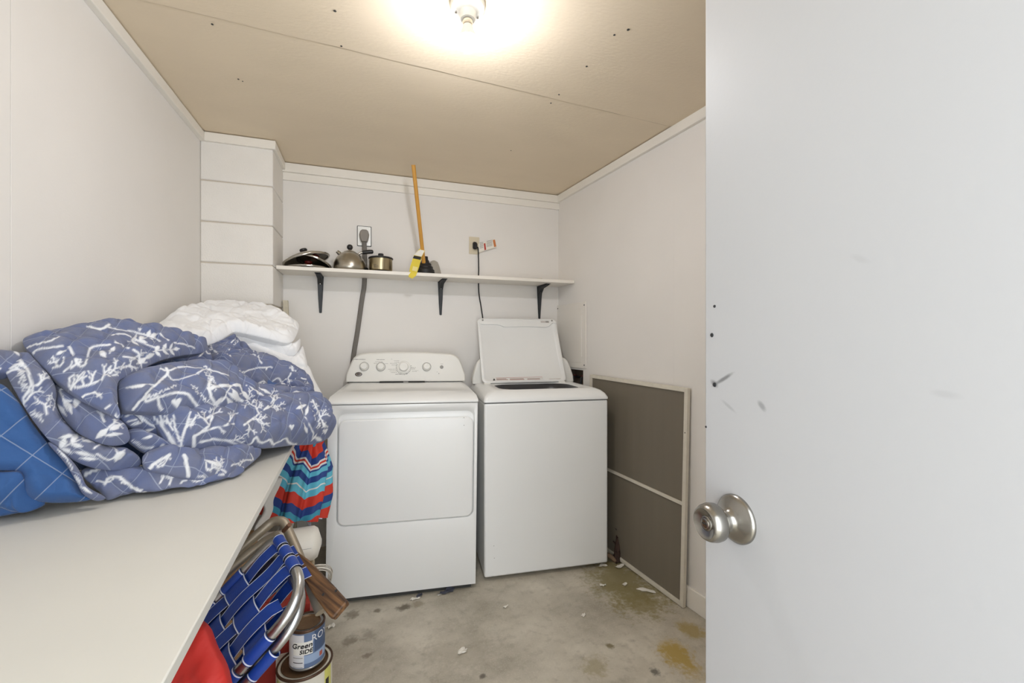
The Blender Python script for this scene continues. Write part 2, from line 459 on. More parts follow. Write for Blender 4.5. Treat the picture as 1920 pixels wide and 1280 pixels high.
# ================================================================ CEILING LAMP
lp = on_z(877, 6, ZC)
LAMP = empty('ceiling_lamp', (lp.x, lp.y, ZC))
tag(LAMP, 'bare lit bulb in a white porcelain holder on the ceiling', 'lamp')
M_porc = mat('porcelain', (240, 238, 230), 0.3)
MB().lathe([(0.0, -0.003), (0.052, -0.003), (0.053, -0.016), (0.05, -0.022), (0.04, -0.027), (0.03, -0.03), (0.026, -0.034), (0.0235, -0.05), (0.022, -0.055), (0.0, -0.055)], 40, Matrix.Translation((0,0,0.004))).build('holder', M_porc, LAMP)
MB().lathe([(0.0, -0.05), (0.0155, -0.05), (0.0155, -0.066), (0.014, -0.07), (0.0, -0.07)], 24).build('bulb_cap', M_steel2, LAMP)
M_bulb = mat('lit_bulb', (250, 250, 255), 0.3, emit=BULB_STRENGTH)
MB().lathe([(0.0135, -0.064), (0.0150, -0.074), (0.0190, -0.086), (0.0255, -0.098), (0.0295, -0.109), (0.0, -0.109)], 32).build('bulb_neck', M_porc, LAMP, smooth=60)
MB().lathe([(0.0, -0.1092), (0.0296, -0.1092), (0.0302, -0.118), (0.0285, -0.128), (0.023, -0.1375), (0.014, -0.1435), (0.005, -0.1455), (0.0, -0.1458)], 32).build('bulb', M_bulb, LAMP, smooth=60)
MB().box((-0.05, -0.012, -0.026), (-0.036, 0.012, -0.02)).build('terminal_tab', M_porc, LAMP)
for sx in (-0.034, 0.034):
    MB().lathe([(0.004, -0.022), (0.0035, -0.0285), (0, -0.029)], 12, Matrix.Translation((sx, 0.012, 0))).build('screw', M_steel2, LAMP)

# ================================================================ BENCH
BZ = 0.85
b0, b1 = on_z(545, 841, BZ), on_z(303, 1284, BZ)
bs = (b1.x - b0.x) / (b1.y - b0.y)
def be(v): return b0.x + bs*(v - b0.y)
BENCH = empty('workbench', (UL+0.25, 1.1, 0))
tag(BENCH, 'white painted workbench along the left wall holding the bedding', 'workbench')
bi = inv(BENCH)
v0_, v1_ = -0.12, PV-0.004
out = [Vector((UL+0.002, v0_, 0)), Vector((be(v0_), v0_, 0)), Vector((be(v1_), v1_, 0)), Vector((UL+0.002, v1_, 0))]
mb = MB().loft([[Vector((p.x, p.y, BZ-0.019)) for p in out], [Vector((p.x, p.y, BZ)) for p in out]])
mb.build('top', M_bench, BENCH, bevel=0.002, M=bi)
MB().box((UL+0.002, v0_, BZ-0.11), (UL+0.04, v1_, BZ-0.0195)).build('wall_cleat', M_bench, BENCH, M=bi)
for v in (v0_+0.01, 2.36):
    MB().box((be(v)-0.13, v, 0), (be(v)-0.08, v+0.05, BZ-0.0195)).build('leg', M_bench, BENCH, bevel=0.002, M=bi)

# ================================================================ DRYER
ROTM = math.radians(-5.84)
DRY = empty('dryer', (0.166, 2.089, 0), rz=ROTM, ry=math.radians(0.7))
tag(DRY, 'white front-loading clothes dryer with knobs on its console', 'dryer')
def dpix(px, py, p0, n):
    """where a photo direction meets a plane given in the machine's own frame"""
    Mi = inv(DRY); o = Mi @ Vector((0,0,CAMH)); d = (Mi.to_3x3() @ ray(px, py))
    n = Vector(n); return o + d*((Vector(p0)-o).dot(n)/d.dot(n))
HW, DD, Z0, Z1 = 0.346, 0.625, 0.028, 0.922
outer = [(-HW, Z0), (HW, Z0), (HW, Z1), (-HW, Z1)]
dl, dr_ = dpix(631, 900, (0,0,0), (0,1,0)).x, dpix(889, 870, (0,0,0), (0,1,0)).x
zt_, zb_ = dpix(700, 768, (0,0,0), (0,1,0)).z, dpix(640, 988, (0,0,0), (0,1,0)).z
cx, cz = (dl+dr_)/2, (zt_+zb_)/2
ring0 = rr(dr_-dl, zt_-zb_, 0.035, 8, cx, cz)
ring1 = rr(dr_-dl-0.006, zt_-zb_-0.022, 0.034, 8, cx, cz-0.006)
mb = MB()
vv, ff = plate_hole(outer, ring0, lambda x, z: Vector((x, 0, z)))
mb.add(vv, ff)
mb.loft([[Vector((x, 0, z)) for x, z in ring0], [Vector((x, 0.016, z)) for x, z in ring1]], cap0=False, cap1=True)
mb.loft([[Vector((x, 0, z)) for x, z in outer], [Vector((x, DD, z)) for x, z in outer]], cap0=False, cap1=True)
bmj = mb.build('cabinet', M_white, DRY)
bm = bmesh.new(); bm.from_mesh(bmj.data); bmesh.ops.remove_doubles(bm, verts=bm.verts, dist=1e-5)
bmesh.ops.recalc_face_normals(bm, faces=bm.faces); bm.to_mesh(bmj.data); bm.free()
bv = bmj.modifiers.new('bevel', 'BEVEL'); bv.width = 0.005; bv.segments = 3; bv.limit_method = 'ANGLE'; bv.angle_limit = math.radians(60)
# door panel in the recess, leaving the grip band open at its top
pt = dpix(700, 784.5, (0,0.0,0), (0,1,0)).z
dw, dh = dr_-dl-0.012, pt-zb_-0.008
dcz = (pt+zb_)/2
door = MB().prism(rr(dw, dh, 0.034, 8, cx, dcz), lambda x, z: Vector((x, -0.004, z)), lambda x, z: Vector((x, 0.0155, z))).build('door', M_white, DRY, bevel=0.006, bseg=3)
for px, py in ((870, 783), (870, 797)):
    p = dpix(px, py, (0,-0.004,0), (0,1,0))
    MB().lathe([(0.0018, -0.0002), (0.0016, 0.0004), (0, 0.0005)], 8, Matrix.Translation(p) @ Matrix.Rotation(math.radians(90), 4, 'X')).build('chip', M_ink, door)
# top cover with a sloped front lip and recessed deck
def rect(x0, x1, y0, y1, z): return [Vector((x0,y0,z)), Vector((x1,y0,z)), Vector((x1,y1,z+0.012)), Vector((x0,y1,z+0.012))]
mb = MB()
mb.loft([[Vector((x,y,0.925)) for x,y in ((-HW-0.002,-0.004),(HW+0.002,-0.004),(HW+0.002,DD),(-HW-0.002,DD))],
         [Vector((x,y,0.934)) for x,y in ((-HW-0.003,-0.005),(HW+0.003,-0.005),(HW+0.003,DD),(-HW-0.003,DD))],
         rect(-HW+0.004, HW-0.004, 0.022, DD, 0.960), rect(-HW+0.018, HW-0.018, 0.050, DD, 0.970),
         rect(-HW+0.040, HW-0.040, 0.085, DD-0.005, 0.974), rect(-HW+0.046, HW-0.046, 0.092, DD-0.01, 0.971)])
mb.build('top_cover', M_white, DRY, bevel=0.004, bseg=3, smooth=50)
MB().box((-HW+0.005, 0.02, 0.915), (HW-0.005, DD-0.02, 0.93)).build('seam_gap', M_groove, DRY)
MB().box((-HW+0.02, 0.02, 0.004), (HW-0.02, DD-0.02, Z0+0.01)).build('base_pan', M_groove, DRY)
for sx in (-1, 1):
    for y in (0.06, DD-0.06):
        MB().lathe([(0.02, 0.0), (0.02, 0.012), (0.009, 0.014), (0.009, 0.03)], 14, Matrix.Translation((sx*(HW-0.05), y, -0.0035)), cap0=True).build('foot', M_black, DRY)
# console
def console(parent, hw0, hw1, y0, y1, yb, z0, z1, arch=0.006):
    S = z1 - z0
    half = [(hw0, 0.0), (hw0*0.995, 0.25), (hw0*0.5+hw1*0.5, 0.62), (hw1*1.03, 0.80), (hw1*0.97, 0.90), (hw1*0.88, 0.965), (hw1*0.72, 0.995), (hw1*0.4, 1.0 + arch/S*0.7), (0, 1.0+arch/S)]
    outl = half + [(-x, s) for x, s in half[-2::-1]]
    fr = [Vector((x, y0 + (y1-y0)*min(s,1), z0 + S*s)) for x, s in outl]
    mid = [Vector((x*1.012, (y1 + yb)/2*0.35 + (y0 + (y1-y0)*min(s,1))*0.65, z0 + S*s + (0.006 if s > 0.5 else 0))) for x, s in outl]
    bk = [Vector((x*1.0, yb, z0 + S*s)) for x, s in outl]
    o = MB().loft([fr, mid, bk]).build('console', M_whitep, parent, bevel=0.006, bseg=3, smooth=50)
    p0 = Vector((0, y0, z0)); n = Vector((0, -(z1-z0), (y1-y0))).normalized()
    return o, p0, n
con, cp0, cn = console(DRY, 0.338, 0.292, 0.468, 0.505, 0.615, 0.986, 1.148)
ca = math.atan2(cn.z, -cn.y)
def cframe(px, py):
    p = dpix(px, py, cp0, cn)
    return Matrix.Translation(p) @ Matrix.Rotation(math.radians(90) - ca, 4, 'X')   # local z = face normal
for px, py, r in ((683, 687, 0.0215), (714, 687.5, 0.0215), (800, 687.5, 0.0215)):
    k = MB().lathe([(r*1.12, 0.0), (r*1.12, 0.003), (r, 0.005), (r*0.86, 0.024), (r*0.78, 0.027), (0, 0.0275)], 32, cframe(px, py)).build('knob', M_whitep, con, smooth=40)
    MB().lathe([(r*1.22, 0.0004), (r*1.22, 0.0014), (r*1.08, 0.0016)], 32, cframe(px, py)).build('knob_ring', mat('ring_grey', (120, 119, 116), 0.5), con)
k = MB().lathe([(0.038, 0.0), (0.038, 0.006), (0.035, 0.008), (0.027, 0.0085), (0.0245, 0.03), (0.0225, 0.033), (0, 0.0335)], 40, cframe(757, 688.5)).build('dial', M_whitep, con, smooth=40)
for a in range(0, 360, 12):
    if 20 < a < 150: continue
    c, s = math.cos(math.radians(a)), math.sin(math.radians(a))
    MB().box((-0.0026, -0.001, 0.0003), (0.0026, 0.001, 0.0009), cframe(757, 688.5) @ Matrix.Translation((0.0425*c, 0.0425*s, 0)) @ Matrix.Rotation(math.radians(a), 4, 'Z')).build('dial_mark', M_ink, con)
MB().lathe([(0.0105, 0.0), (0.0105, 0.0025), (0.009, 0.0035), (0, 0.0037)], 24, cframe(828, 688)).build('start_button', M_grey, con)
bd = MB().lathe([(0.0155, 0.0), (0.0155, 0.002), (0.0125, 0.0032), (0, 0.0034)], 28, cframe(672.5, 701.5) @ Matrix.Diagonal((1.25, 0.8, 1, 1))).build('badge', mat('badge_grey', (92, 88, 88), 0.35, 0.6), con)
MB().lathe([(0.0105, 0.0034), (0.0098, 0.0042), (0.0086, 0.0042), (0.0082, 0.0034)], 24, cframe(672.5, 701.5) @ Matrix.Diagonal((1.25, 0.8, 1, 1))).build('badge_ring', M_steel2, con)
# printed lines of small lettering on the console (too small to read in the photograph)
lines = [(674, 673.5, 22, .0032), (714, 674, 15, .0032), (704, 681, 6, .002), (725, 681.5, 6, .002), (711, 678, 14, .0016), (738, 673, 9, .0022), (744, 676, 10, .0018), (744, 679, 8, .0018), (738, 681, 13, .0018), (739, 684, 9, .0018),
         (735, 692, 14, .002), (737, 695, 13, .002), (738.5, 698, 11, .002), (747, 701.5, 11, .0028), (777, 674.5, 7, .0016), (777, 679.5, 6, .0016), (776, 689, 8, .002), (775, 691.5, 6, .002), (779, 694.5, 12, .0014), (777, 696.5, 9, .0014),
         (799.5, 675, 7, .0032), (828, 682, 6, .0018), (763, 700.5, 3, .003), (819.5, 697, 1.2, .004), (823, 700, 1.2, .006)]
mb = MB()
for px, py, wpx, h in lines:
    w = wpx*0.0031; n = max(1, int(w/0.006))
    rg = random.Random(int(px*7+py))
    for q in range(n):
        x0 = -w/2 + w*q/n
        mb.box((x0, -h/2*rg.uniform(.6, 1), 0.0002), (x0 + w/n*rg.uniform(0.6, 0.95), h/2*rg.uniform(.6, 1), 0.0005), cframe(px, py))
mb.build('small_lettering', mat('console_print', (96, 95, 92), 0.6), con)['kind'] = 'stuff'
mb = MB(); mb.box((-0.155, 0.462, 0.980), (0.10, 0.475, 0.9895)); mb.build('console_gap', M_groove, DRY)
MB().box((-0.022, 0.458, 0.9795), (0.006, 0.47, 0.9885)).build('console_clip', M_grey, DRY)

# ================================================================ WASHER
WASH = empty('washing_machine', (0.903, 2.057, 0), rz=ROTM)
tag(WASH, 'white top-loading washing machine with its lid open', 'washing machine')
def wpix(px, py, p0, n):
    Mi = inv(WASH); o = Mi @ Vector((0,0,CAMH)); d = (Mi.to_3x3() @ ray(px, py))
    n = Vector(n); return o + d*((Vector(p0)-o).dot(n)/d.dot(n))
HW2, DW = 0.339, 0.575
MB().box((-HW2, 0, 0.02), (HW2, DW, 0.905)).build('cabinet', M_white, WASH, bevel=0.010, bseg=3)
MB().box((-HW2+0.006, 0.006, 0.9), (HW2-0.006, DW-0.01, 0.912)).build('seam_gap', M_groove, WASH)
for sx in (-1, 1):
    for y in (0.06, DW-0.06):
        MB().lathe([(0.02, 0.0), (0.02, 0.012), (0.009, 0.014), (0.009, 0.03)], 14, Matrix.Translation((sx*(HW2-0.05), y, 0)), cap0=True).build('foot', M_black, WASH)
def rrect3(x, y0, y1, r, z, n=10):
    return [Vector((a, b, z)) for a, b in rr(2*x, y1-y0, r, n, 0, (y0+y1)/2)]
def hole(x, y0, y1, r, z, n=10): return rrect3(x, y0, y1, r, z, n)
mb = MB()
# shoulder, deck and mouth of the tub as one continuous shell
mb.loft([rrect3(HW2+0.002, -0.003, DW, 0.012, 0.909), rrect3(HW2+0.003, -0.004, DW, 0.014, 0.918), rrect3(HW2-0.006, 0.008, DW, 0.02, 0.938),
         rrect3(HW2-0.022, 0.026, DW-0.005, 0.028, 0.954), rrect3(HW2-0.045, 0.045, DW-0.01, 0.03, 0.963), rrect3(HW2-0.06, 0.058, DW-0.02, 0.03, 0.966),
         hole(0.235, 0.075, 0.40, 0.09, 0.964), hole(0.231, 0.079, 0.396, 0.09, 0.959)], cap0=False, cap1=False)
mb.build('top_cover', M_white, WASH, smooth=50)
MB().loft([hole(0.231, 0.079, 0.396, 0.09, 0.959), hole(0.228, 0.084, 0.392, 0.1, 0.952), hole(0.224, 0.09, 0.388, 0.14, 0.93), hole(0.22, 0.09, 0.386, 0.146, 0.88)], cap0=False, cap1=False).build('splash_guard', mat('splash_guard', (58, 58, 60), 0.35), WASH, smooth=50)
MB().lathe([(0.20, 0.90), (0.232, 0.90), (0.235, 0.90), (0.226, 0.895), (0.222, 0.885), (0.218, 0.60), (0.2, 0.55), (0.0, 0.545)], 48, Matrix.Translation((0, 0.245, 0.0))).build('tub', mat('tub_dark', (36, 36, 38), 0.35, 0.3), WASH)
MB().lathe([(0.214, 0.905), (0.224, 0.91), (0.216, 0.915), (0.208, 0.908), (0.214, 0.905)], 48, Matrix.Translation((0, 0.245, 0.0))).build('balance_ring', mat('balance_ring', (86, 86, 88), 0.3), WASH)
con2, _, _ = console(WASH, 0.332, 0.288, 0.49, 0.515, 0.573, 0.955, 1.12)
# lid, tipped back on its hinge
hz, hy = 0.972, 0.385
ltop = wpix(966, 598, (0, 0.595, 0), (0, 1, 0))
la = math.atan2(ltop.z - hz, 0.595 - hy)
LN = Vector((0, -math.sin(la), math.cos(la)))                 # faces the camera
LU = Vector((0, math.cos(la), math.sin(la)))
LP = Vector((0, hy, hz))
def lpix(px, py, off=0.0):
    p = wpix(px, py, LP + LN*off, LN); q = p - LP
    return p.x, q.dot(LU)
bl, br_ = lpix(908, 721)[0], lpix(1063, 719)[0]
tl, tr_ = lpix(892, 598)[0], lpix(1042, 599)[0]
x0, x1 = (bl+tl)/2, (br_+tr_)/2
LL = (lpix(966, 597)[1])
def lp3(x, s, off): return LP + Vector((x, 0, 0)) + LU*s + LN*off
lc = (x0+x1)/2; lw = x1-x0
o1 = rr(lw, LL, 0.03, 8, lc, LL/2); o2 = rr(lw-0.012, LL-0.012, 0.026, 8, lc, LL/2)
i1 = rr(lw-0.034, LL-0.030, 0.022, 8, lc, LL/2-0.002); i2 = rr(lw-0.044, LL-0.040, 0.02, 8, lc, LL/2-0.002)
mb = MB().loft([[lp3(x, s, -0.022) for x, s in o2], [lp3(x, s, -0.014) for x, s in o1], [lp3(x, s, -0.003) for x, s in o1], [lp3(x, s, 0.0) for x, s in o2],
                [lp3(x, s, 0.0) for x, s in i1], [lp3(x, s, -0.006) for x, s in i2]])
lid = mb.build('lid', M_white, WASH, smooth=50)
# thicker hand-hold strip along the lid's free edge
def lxs(px, py): return lpix(px, py)
pp = [lxs(897, 601), lxs(1041, 602), lxs(1043, 606), lxs(1035, 606), lxs(1030, 611), lxs(1024, 613.5), lxs(990, 612), lxs(945, 612.5), lxs(938, 609.5), lxs(930, 608), lxs(905, 607.5), lxs(899, 606)]
MB().prism(pp, lambda x, s: lp3(x, s, 0.003), lambda x, s: lp3(x, s, -0.007)).build('hand_hold', M_white, lid, bevel=0.002)
for px, py in ((905, 600.5), (1034.5, 601.5)):
    x, s = lpix(px, py)
    mb = MB(); R = Matrix.Translation(lp3(x, s, 0.003)) @ LN.to_track_quat('Z', 'Y').to_matrix().to_4x4()
    mb.lathe([(0.006, 0), (0.0055, 0.003), (0.003, 0.004), (0, 0.0035)], 16, R).build('bumper', M_grey, lid)
def lpatch(name, a, b, m, off=-0.0056, parent=lid):
    xa, sa = lpix(*a); xb, sb = lpix(*b)
    return MB().prism([(xa, sa), (xb, sa), (xb, sb), (xa, sb)], lambda x, s: lp3(x, s, off), lambda x, s: lp3(x, s, off-0.0008)).build(name, m, parent)
M_sticker = mat('sticker_grey', (205, 200, 196), 0.6)
lab = lpatch('warning_label', (925, 715.5), (1018, 706), mat('sticker_white', (226, 224, 220), 0.6), -0.0054)
lpatch('red_rule', (930, 707.6), (1017, 705.6), M_red, -0.0048, lab)
mb = MB()
for cx0, cx1 in ((931, 953), (956, 985), (989, 1016)):
    for q in range(4):
        rg = random.Random(q*13+cx0)
        a = lpix(cx0 + (0 if q < 3 else 3), 709 + q*1.75); b = lpix(cx1 - rg.uniform(0, 4), 709.8 + q*1.75)
        mb.prism([(a[0], a[1]), (b[0], a[1]), (b[0], b[1]), (a[0], b[1])], lambda x, s: lp3(x, s, -0.0042), lambda x, s: lp3(x, s, -0.005))
mb.build('small_lettering', mat('label_print', (176, 150, 142), 0.6), lab)['kind'] = 'stuff'
a = lpix(924, 713); b = lpix(929.5, 713); c = lpix(926.7, 708.5)
MB().prism([a, b, c], lambda x, s: lp3(x, s, -0.0042), lambda x, s: lp3(x, s, -0.005)).build('warning_triangle', M_ink, lab)
ml = lpatch('maker_label', (1031, 714), (1053, 708.5), M_sticker)
lpatch('maker_print', (1046, 713), (1052, 709.5), M_grey, -0.0048, ml)
st = lpatch('stamp', (1014, 605.5), (1029, 601.8), M_sticker, 0.0038)
lpatch('stamp_print', (1023, 605), (1028, 602.5), M_grey, 0.0044, st)
for x in (x0+0.03, x1-0.03):
    MB().tube([LP + Vector((x-0.02, 0.004, -0.006)), LP + Vector((x+0.02, 0.004, -0.006))], 0.007).build('hinge', M_whitep, WASH)
for px, py in ((926, 1023), (927, 1046)):
    p = wpix(px, py, (0, 0, 0), (0, 1, 0))
    MB().lathe([(0.002, 0.0), (0.0016, 0.0005), (0, 0.0006)], 8, Matrix.Translation(p) @ Matrix.Rotation(math.radians(90), 4, 'X')).build('chip', M_grey, WASH)

# ================================================================ SHELF
SZ, SV = 1.626, 2.555
SHELF = empty('wall_shelf', (0.4, VB, SZ))
tag(SHELF, 'long white wall shelf on black brackets above the machines', 'shelf')
si = inv(SHELF)
sx0, sx1 = PU+0.0015, ur(SV)-0.004
mb = MB().loft([[Vector((x, y, z)) for x, y in ((sx0, SV), (sx1, SV-0.004), (ur(VB)-0.003, VB-0.001), (sx0, VB-0.001))] for z in (SZ-0.020, SZ)])
mb.build('board', mat('shelf_paint', (236, 231, 222), 0.45, var=0.015), SHELF, bevel=0.0015, M=si)
for px, pyb in ((601, 586), (826, 590), (1011, 597)):
    foot = on_y(px, pyb, VB)
    x = foot.x; zb = foot.z; zt = SZ-0.0205
    w = 0.018
    prof = [(VB, zt), (VB-0.15, zt), (VB-0.15, zt-0.006), (VB-0.06, zt-0.016), (VB-0.022, zt-0.05), (VB-0.010, zt-0.13), (VB-0.005, zb), (VB, zb)]
    mb = MB()
    for s in (-1, 1):                                  # two pressed flanges
        x_a, x_b = x + s*0.011, x + s*0.008
        mb.prism(prof, lambda y, z: Vector((x_a if z > zb+0.01 else x + (x_a-x)*0.5, y, z)), lambda y, z: Vector((x_b if z > zb+0.01 else x + (x_b-x)*0.5, y, z)))
    mb.loft([[Vector((x-w*k, VB-0.001, z)), Vector((x+w*k, VB-0.001, z)), Vector((x+w*k, VB-0.0045, z)), Vector((x-w*k, VB-0.0045, z))] for z, k in ((zt, 1.0), (zt-0.12, 0.7), (zb, 0.4))])
    mb.box((x-0.016, VB-0.16, zt-0.003), (x+0.016, VB, zt))
    # pressed web closing the front of the bracket
    mb.loft([[Vector((x-0.012*k, y, z)), Vector((x+0.012*k, y, z)), Vector((x+0.012*k, y+0.003, z-0.002)), Vector((x-0.012*k, y+0.003, z-0.002))] for y, z, k in ((VB-0.15, zt-0.006, 1), (VB-0.06, zt-0.018, 1), (VB-0.024, zt-0.05, 1), (VB-0.013, zt-0.13, .7), (VB-0.008, zb, .4))])
    br = mb.build('bracket', M_iron, SHELF, M=si)
    MB().lathe([(0.004, 0), (0.0035, 0.002), (0, 0.0025)], 10, si @ Matrix.Translation((x, VB-0.026, zt-0.045)) @ Matrix.Rotation(math.radians(90), 4, 'X')).build('screw', M_steel2, br)

def on_shelf(px, v):                                    # floor point on the shelf under a photo column, at wall distance v
    p = on_y(px, 500, v); return Vector((p.x, v, SZ))

# pot lids
M_knob = mat('dark_red_bakelite', (104, 24, 22), 0.4)
def pot_lid(R, loc, rx, ry, rz, label, dome=0.03, knobm=M_knob):
    t = empty('pot_lid', loc); t.rotation_euler = (rx, ry, rz)
    tag(t, label, 'pot lid', 'pot lids piled on the shelf')
    prof = [(R-0.004, 0.002), (R*0.93, 0.008), (R*0.8, dome*0.5), (R*0.55, dome*0.82), (R*0.25, dome*0.97), (0.0, dome)]
    inner = [(r, z-0.0018) for r, z in prof][::-1]
    MB().lathe(prof + inner[1:], 56).build('dome', M_steel, t, smooth=50)
    MB().lathe([(R-0.008, 0.002), (R-0.006, -0.004), (R, -0.005), (R+0.004, 0.0), (R+0.003, 0.005), (R-0.004, 0.006), (R-0.008, 0.002)], 56).build('rim', M_steel2, t, smooth=60)
    MB().lathe([(0.012, dome-0.002), (0.010, dome+0.008), (0.018, dome+0.013), (0.021, dome+0.02), (0.018, dome+0.026), (0, dome+0.028)], 28).build('knob', knobm, t, smooth=60)
    return t
pA = on_shelf(577, 2.655)
pot_lid(0.108, (pA.x+0.004, 2.655, SZ+0.006), 0, 0, 0, 'flat lowest steel pot lid under the tilted lids on the shelf', 0.016)
pot_lid(0.095, (pA.x+0.030, 2.645, SZ+0.038), math.radians(-6), math.radians(20), 0.4, 'middle steel pot lid tipping down towards the kettle', 0.022)
pot_lid(0.122, (pA.x-0.006, 2.655, SZ+0.054), math.radians(-4), math.radians(-17), 0.0, 'large topmost steel pot lid tilted up beside the pillar', 0.038, M_dark)

# kettle
kp = on_shelf(656, 2.655)
KET = empty('kettle', (kp.x, 2.65, SZ), rz=math.radians(-20)); tag(KET, 'brushed steel dome kettle with a black ball knob', 'kettle')
MB().lathe([(0.0, 0.0), (0.082, 0.0), (0.088, 0.004), (0.0895, 0.02), (0.086, 0.045), (0.077, 0.07), (0.062, 0.092), (0.045, 0.106), (0.03, 0.113), (0.0, 0.114)], 56).build('body', M_steel, KET, smooth=60)
lid_k = MB().lathe([(0.034, 0.1105), (0.033, 0.114), (0.022, 0.119), (0.006, 0.121), (0.005, 0.128), (0, 0.128)], 36).build('kettle_lid', M_steel, KET, smooth=60)
MB().lathe([(0.0005, 0.124), (0.010, 0.127), (0.0155, 0.135), (0.0165, 0.142), (0.0145, 0.150), (0.008, 0.156), (0, 0.1575)], 28).build('ball_knob', M_dark, lid_k, smooth=60)
MB().tube(crom([(0.042, 0.012, 0.098), (0.055, 0.016, 0.111), (0.075, 0.022, 0.116), (0.118, 0.034, 0.122)], 6), [0.006]*8 + [0.0065]*11, 12).build('handle_arm', M_steel2, KET)
MB().tube(crom([(0.066, 0.019, 0.114), (0.085, 0.025, 0.1175), (0.105, 0.031, 0.121), (0.125, 0.037, 0.122)], 6), [0.009, 0.0105, 0.011, 0.011, 0.0112, 0.0115, 0.0118, 0.012, 0.012, 0.012, 0.012, 0.0122, 0.0122, 0.012, 0.0118, 0.0115, 0.011, 0.009, 0.005], 14).build('handle', M_dark, KET, smooth=60)
MB().tube(crom([(-0.042, -0.012, 0.092), (-0.056, -0.016, 0.104), (-0.066, -0.019, 0.113)], 6), [0.014]*4+[0.012]*4+[0.0105]*5, 14).build('spout', M_steel, KET, smooth=60)
# slow cooker
cp = on_shelf(714, 2.655)
CK = empty('slow_cooker', (cp.x, 2.645, SZ), rz=math.radians(-15)); tag(CK, 'small round steel slow cooker with a black lid', 'slow cooker')
MB().lathe([(0.0, 0.008), (0.058, 0.008), (0.064, 0.012), (0.066, 0.02), (0.066, 0.082), (0.0, 0.082)], 48).build('body', mat('drum_steel', (168, 156, 126), 0.28, 1.0, var=0.05, vscale=30, stretch=(8, 8, 0.3)), CK, smooth=40)
MB().lathe([(0.052, 0.0), (0.055, 0.0), (0.06, 0.009), (0.05, 0.009)], 36, cap0=False).build('base_ring', M_dark, CK)
MB().lathe([(0.067, 0.079), (0.070, 0.081), (0.071, 0.086), (0.067, 0.09), (0.05, 0.094), (0.018, 0.097), (0.0, 0.0975)], 48).build('cooker_lid', M_dark, CK, smooth=60)
MB().lathe([(0.013, 0.096), (0.015, 0.104), (0.0165, 0.11), (0.014, 0.114), (0, 0.115)], 24).build('lid_knob', M_dark, CK, smooth=40)
mb = MB()
for q in range(3):
    for w_ in range(6 if q else 4):
        a0 = math.radians(-104 + q*1.2 + (w_-2.5)*4.2); a1 = a0 + math.radians(3.2); rr_ = 0.0664
        z0 = 0.037 - q*0.007; z1 = z0 + 0.0035
        mb.add([(rr_*math.cos(a0), rr_*math.sin(a0), z0), (rr_*math.cos(a1), rr_*math.sin(a1), z0), (rr_*math.cos(a1), rr_*math.sin(a1), z1), (rr_*math.cos(a0), rr_*math.sin(a0), z1)], [(0,1,2,3)])
mb.build('small_lettering', mat('engraved_print', (110, 100, 86), 0.5), CK)['kind'] = 'stuff'
pts = []
for k in range(64):
    t = k/63; a = t*math.pi*8
    pts.append(Vector((-0.084 - 0.012*math.cos(a), -0.02 + 0.03*math.sin(a), 0.007 + 0.016*abs(math.sin(a*0.63)))))
MB().tube(pts, 0.0032, 8).build('cord', M_black, CK)

# plunger with its hang tag
pb = on_shelf(797, 2.638)
PL = empty('plunger', (pb.x, 2.638, SZ)); tag(PL, 'black rubber plunger with a long yellow wooden handle', 'plunger')
top = at(775, 309, 2.35); tl_ = top - Vector(PL.location)
ax = tl_.normalized(); AR = ax.to_track_quat('Z', 'Y').to_matrix().to_4x4()
MB().tube([ax*0.075, ax*0.3, ax*tl_.length], [0.0115, 0.011, 0.0112], 18).build('handle', mat('varnished_wood', (205, 150, 62), 0.35, var=0.07, vscale=18, stretch=(1, 1, .15)), PL)
CUPR = Matrix.Translation((0, 0, 0)) @ Matrix.Rotation(math.radians(0), 4, 'X')
MB().lathe([(0.052, 0.002), (0.0575, 0.0), (0.059, 0.012), (0.056, 0.03), (0.05, 0.034), (0.048, 0.04), (0.047, 0.05), (0.04, 0.054), (0.0385, 0.058), (0.037, 0.068), (0.03, 0.072), (0.027, 0.076), (0.024, 0.086), (0.018, 0.094), (0.0165, 0.112), (0.0, 0.114)], 40, CUPR).build('rubber_cup', M_black, PL, smooth=40)
tagp = [at(787, 466, 2.535), at(797, 470, 2.535), at(791, 481, 2.525), at(786, 500, 2.505), at(780, 517, 2.49), at(773, 522.5, 2.49), at(766, 519, 2.49), at(769, 500, 2.505), at(776, 479, 2.525)]
PLl = Vector(PL.location)
tagp = [p - PLl for p in tagp]
nrm = (tagp[4]-tagp[1]).cross(tagp[7]-tagp[1]).normalized()
if nrm.y > 0: nrm = -nrm
mb = MB(); mb.loft([tagp, [p + nrm*0.0012 for p in tagp]])
ht = mb.build('hang_tag', mat('tag_yellow', (226, 205, 72), 0.5), PL)
def tagquad(a, b, c, d, m, name, off):
    q = [hit(x, y, PLl + tagp[3] + nrm*off, nrm) - PLl for x, y in (a, b, c, d)]
    MB().loft([q, [p + nrm*0.0006 for p in q]]).build(name, m, ht)
tagquad((787, 467), (796, 470), (790.5, 481), (776.5, 478), mat('tag_white', (232, 230, 222), 0.5), 'tag_head', 0.0016)
tagquad((776.5, 479), (790, 481.5), (788.5, 487), (774, 484), M_ink, 'tag_band', 0.0018)
tagquad((774.5, 499), (783.5, 501), (781.5, 509), (772.5, 507), mat('tag_pale', (236, 222, 150), 0.5), 'tag_panel', 0.0018)
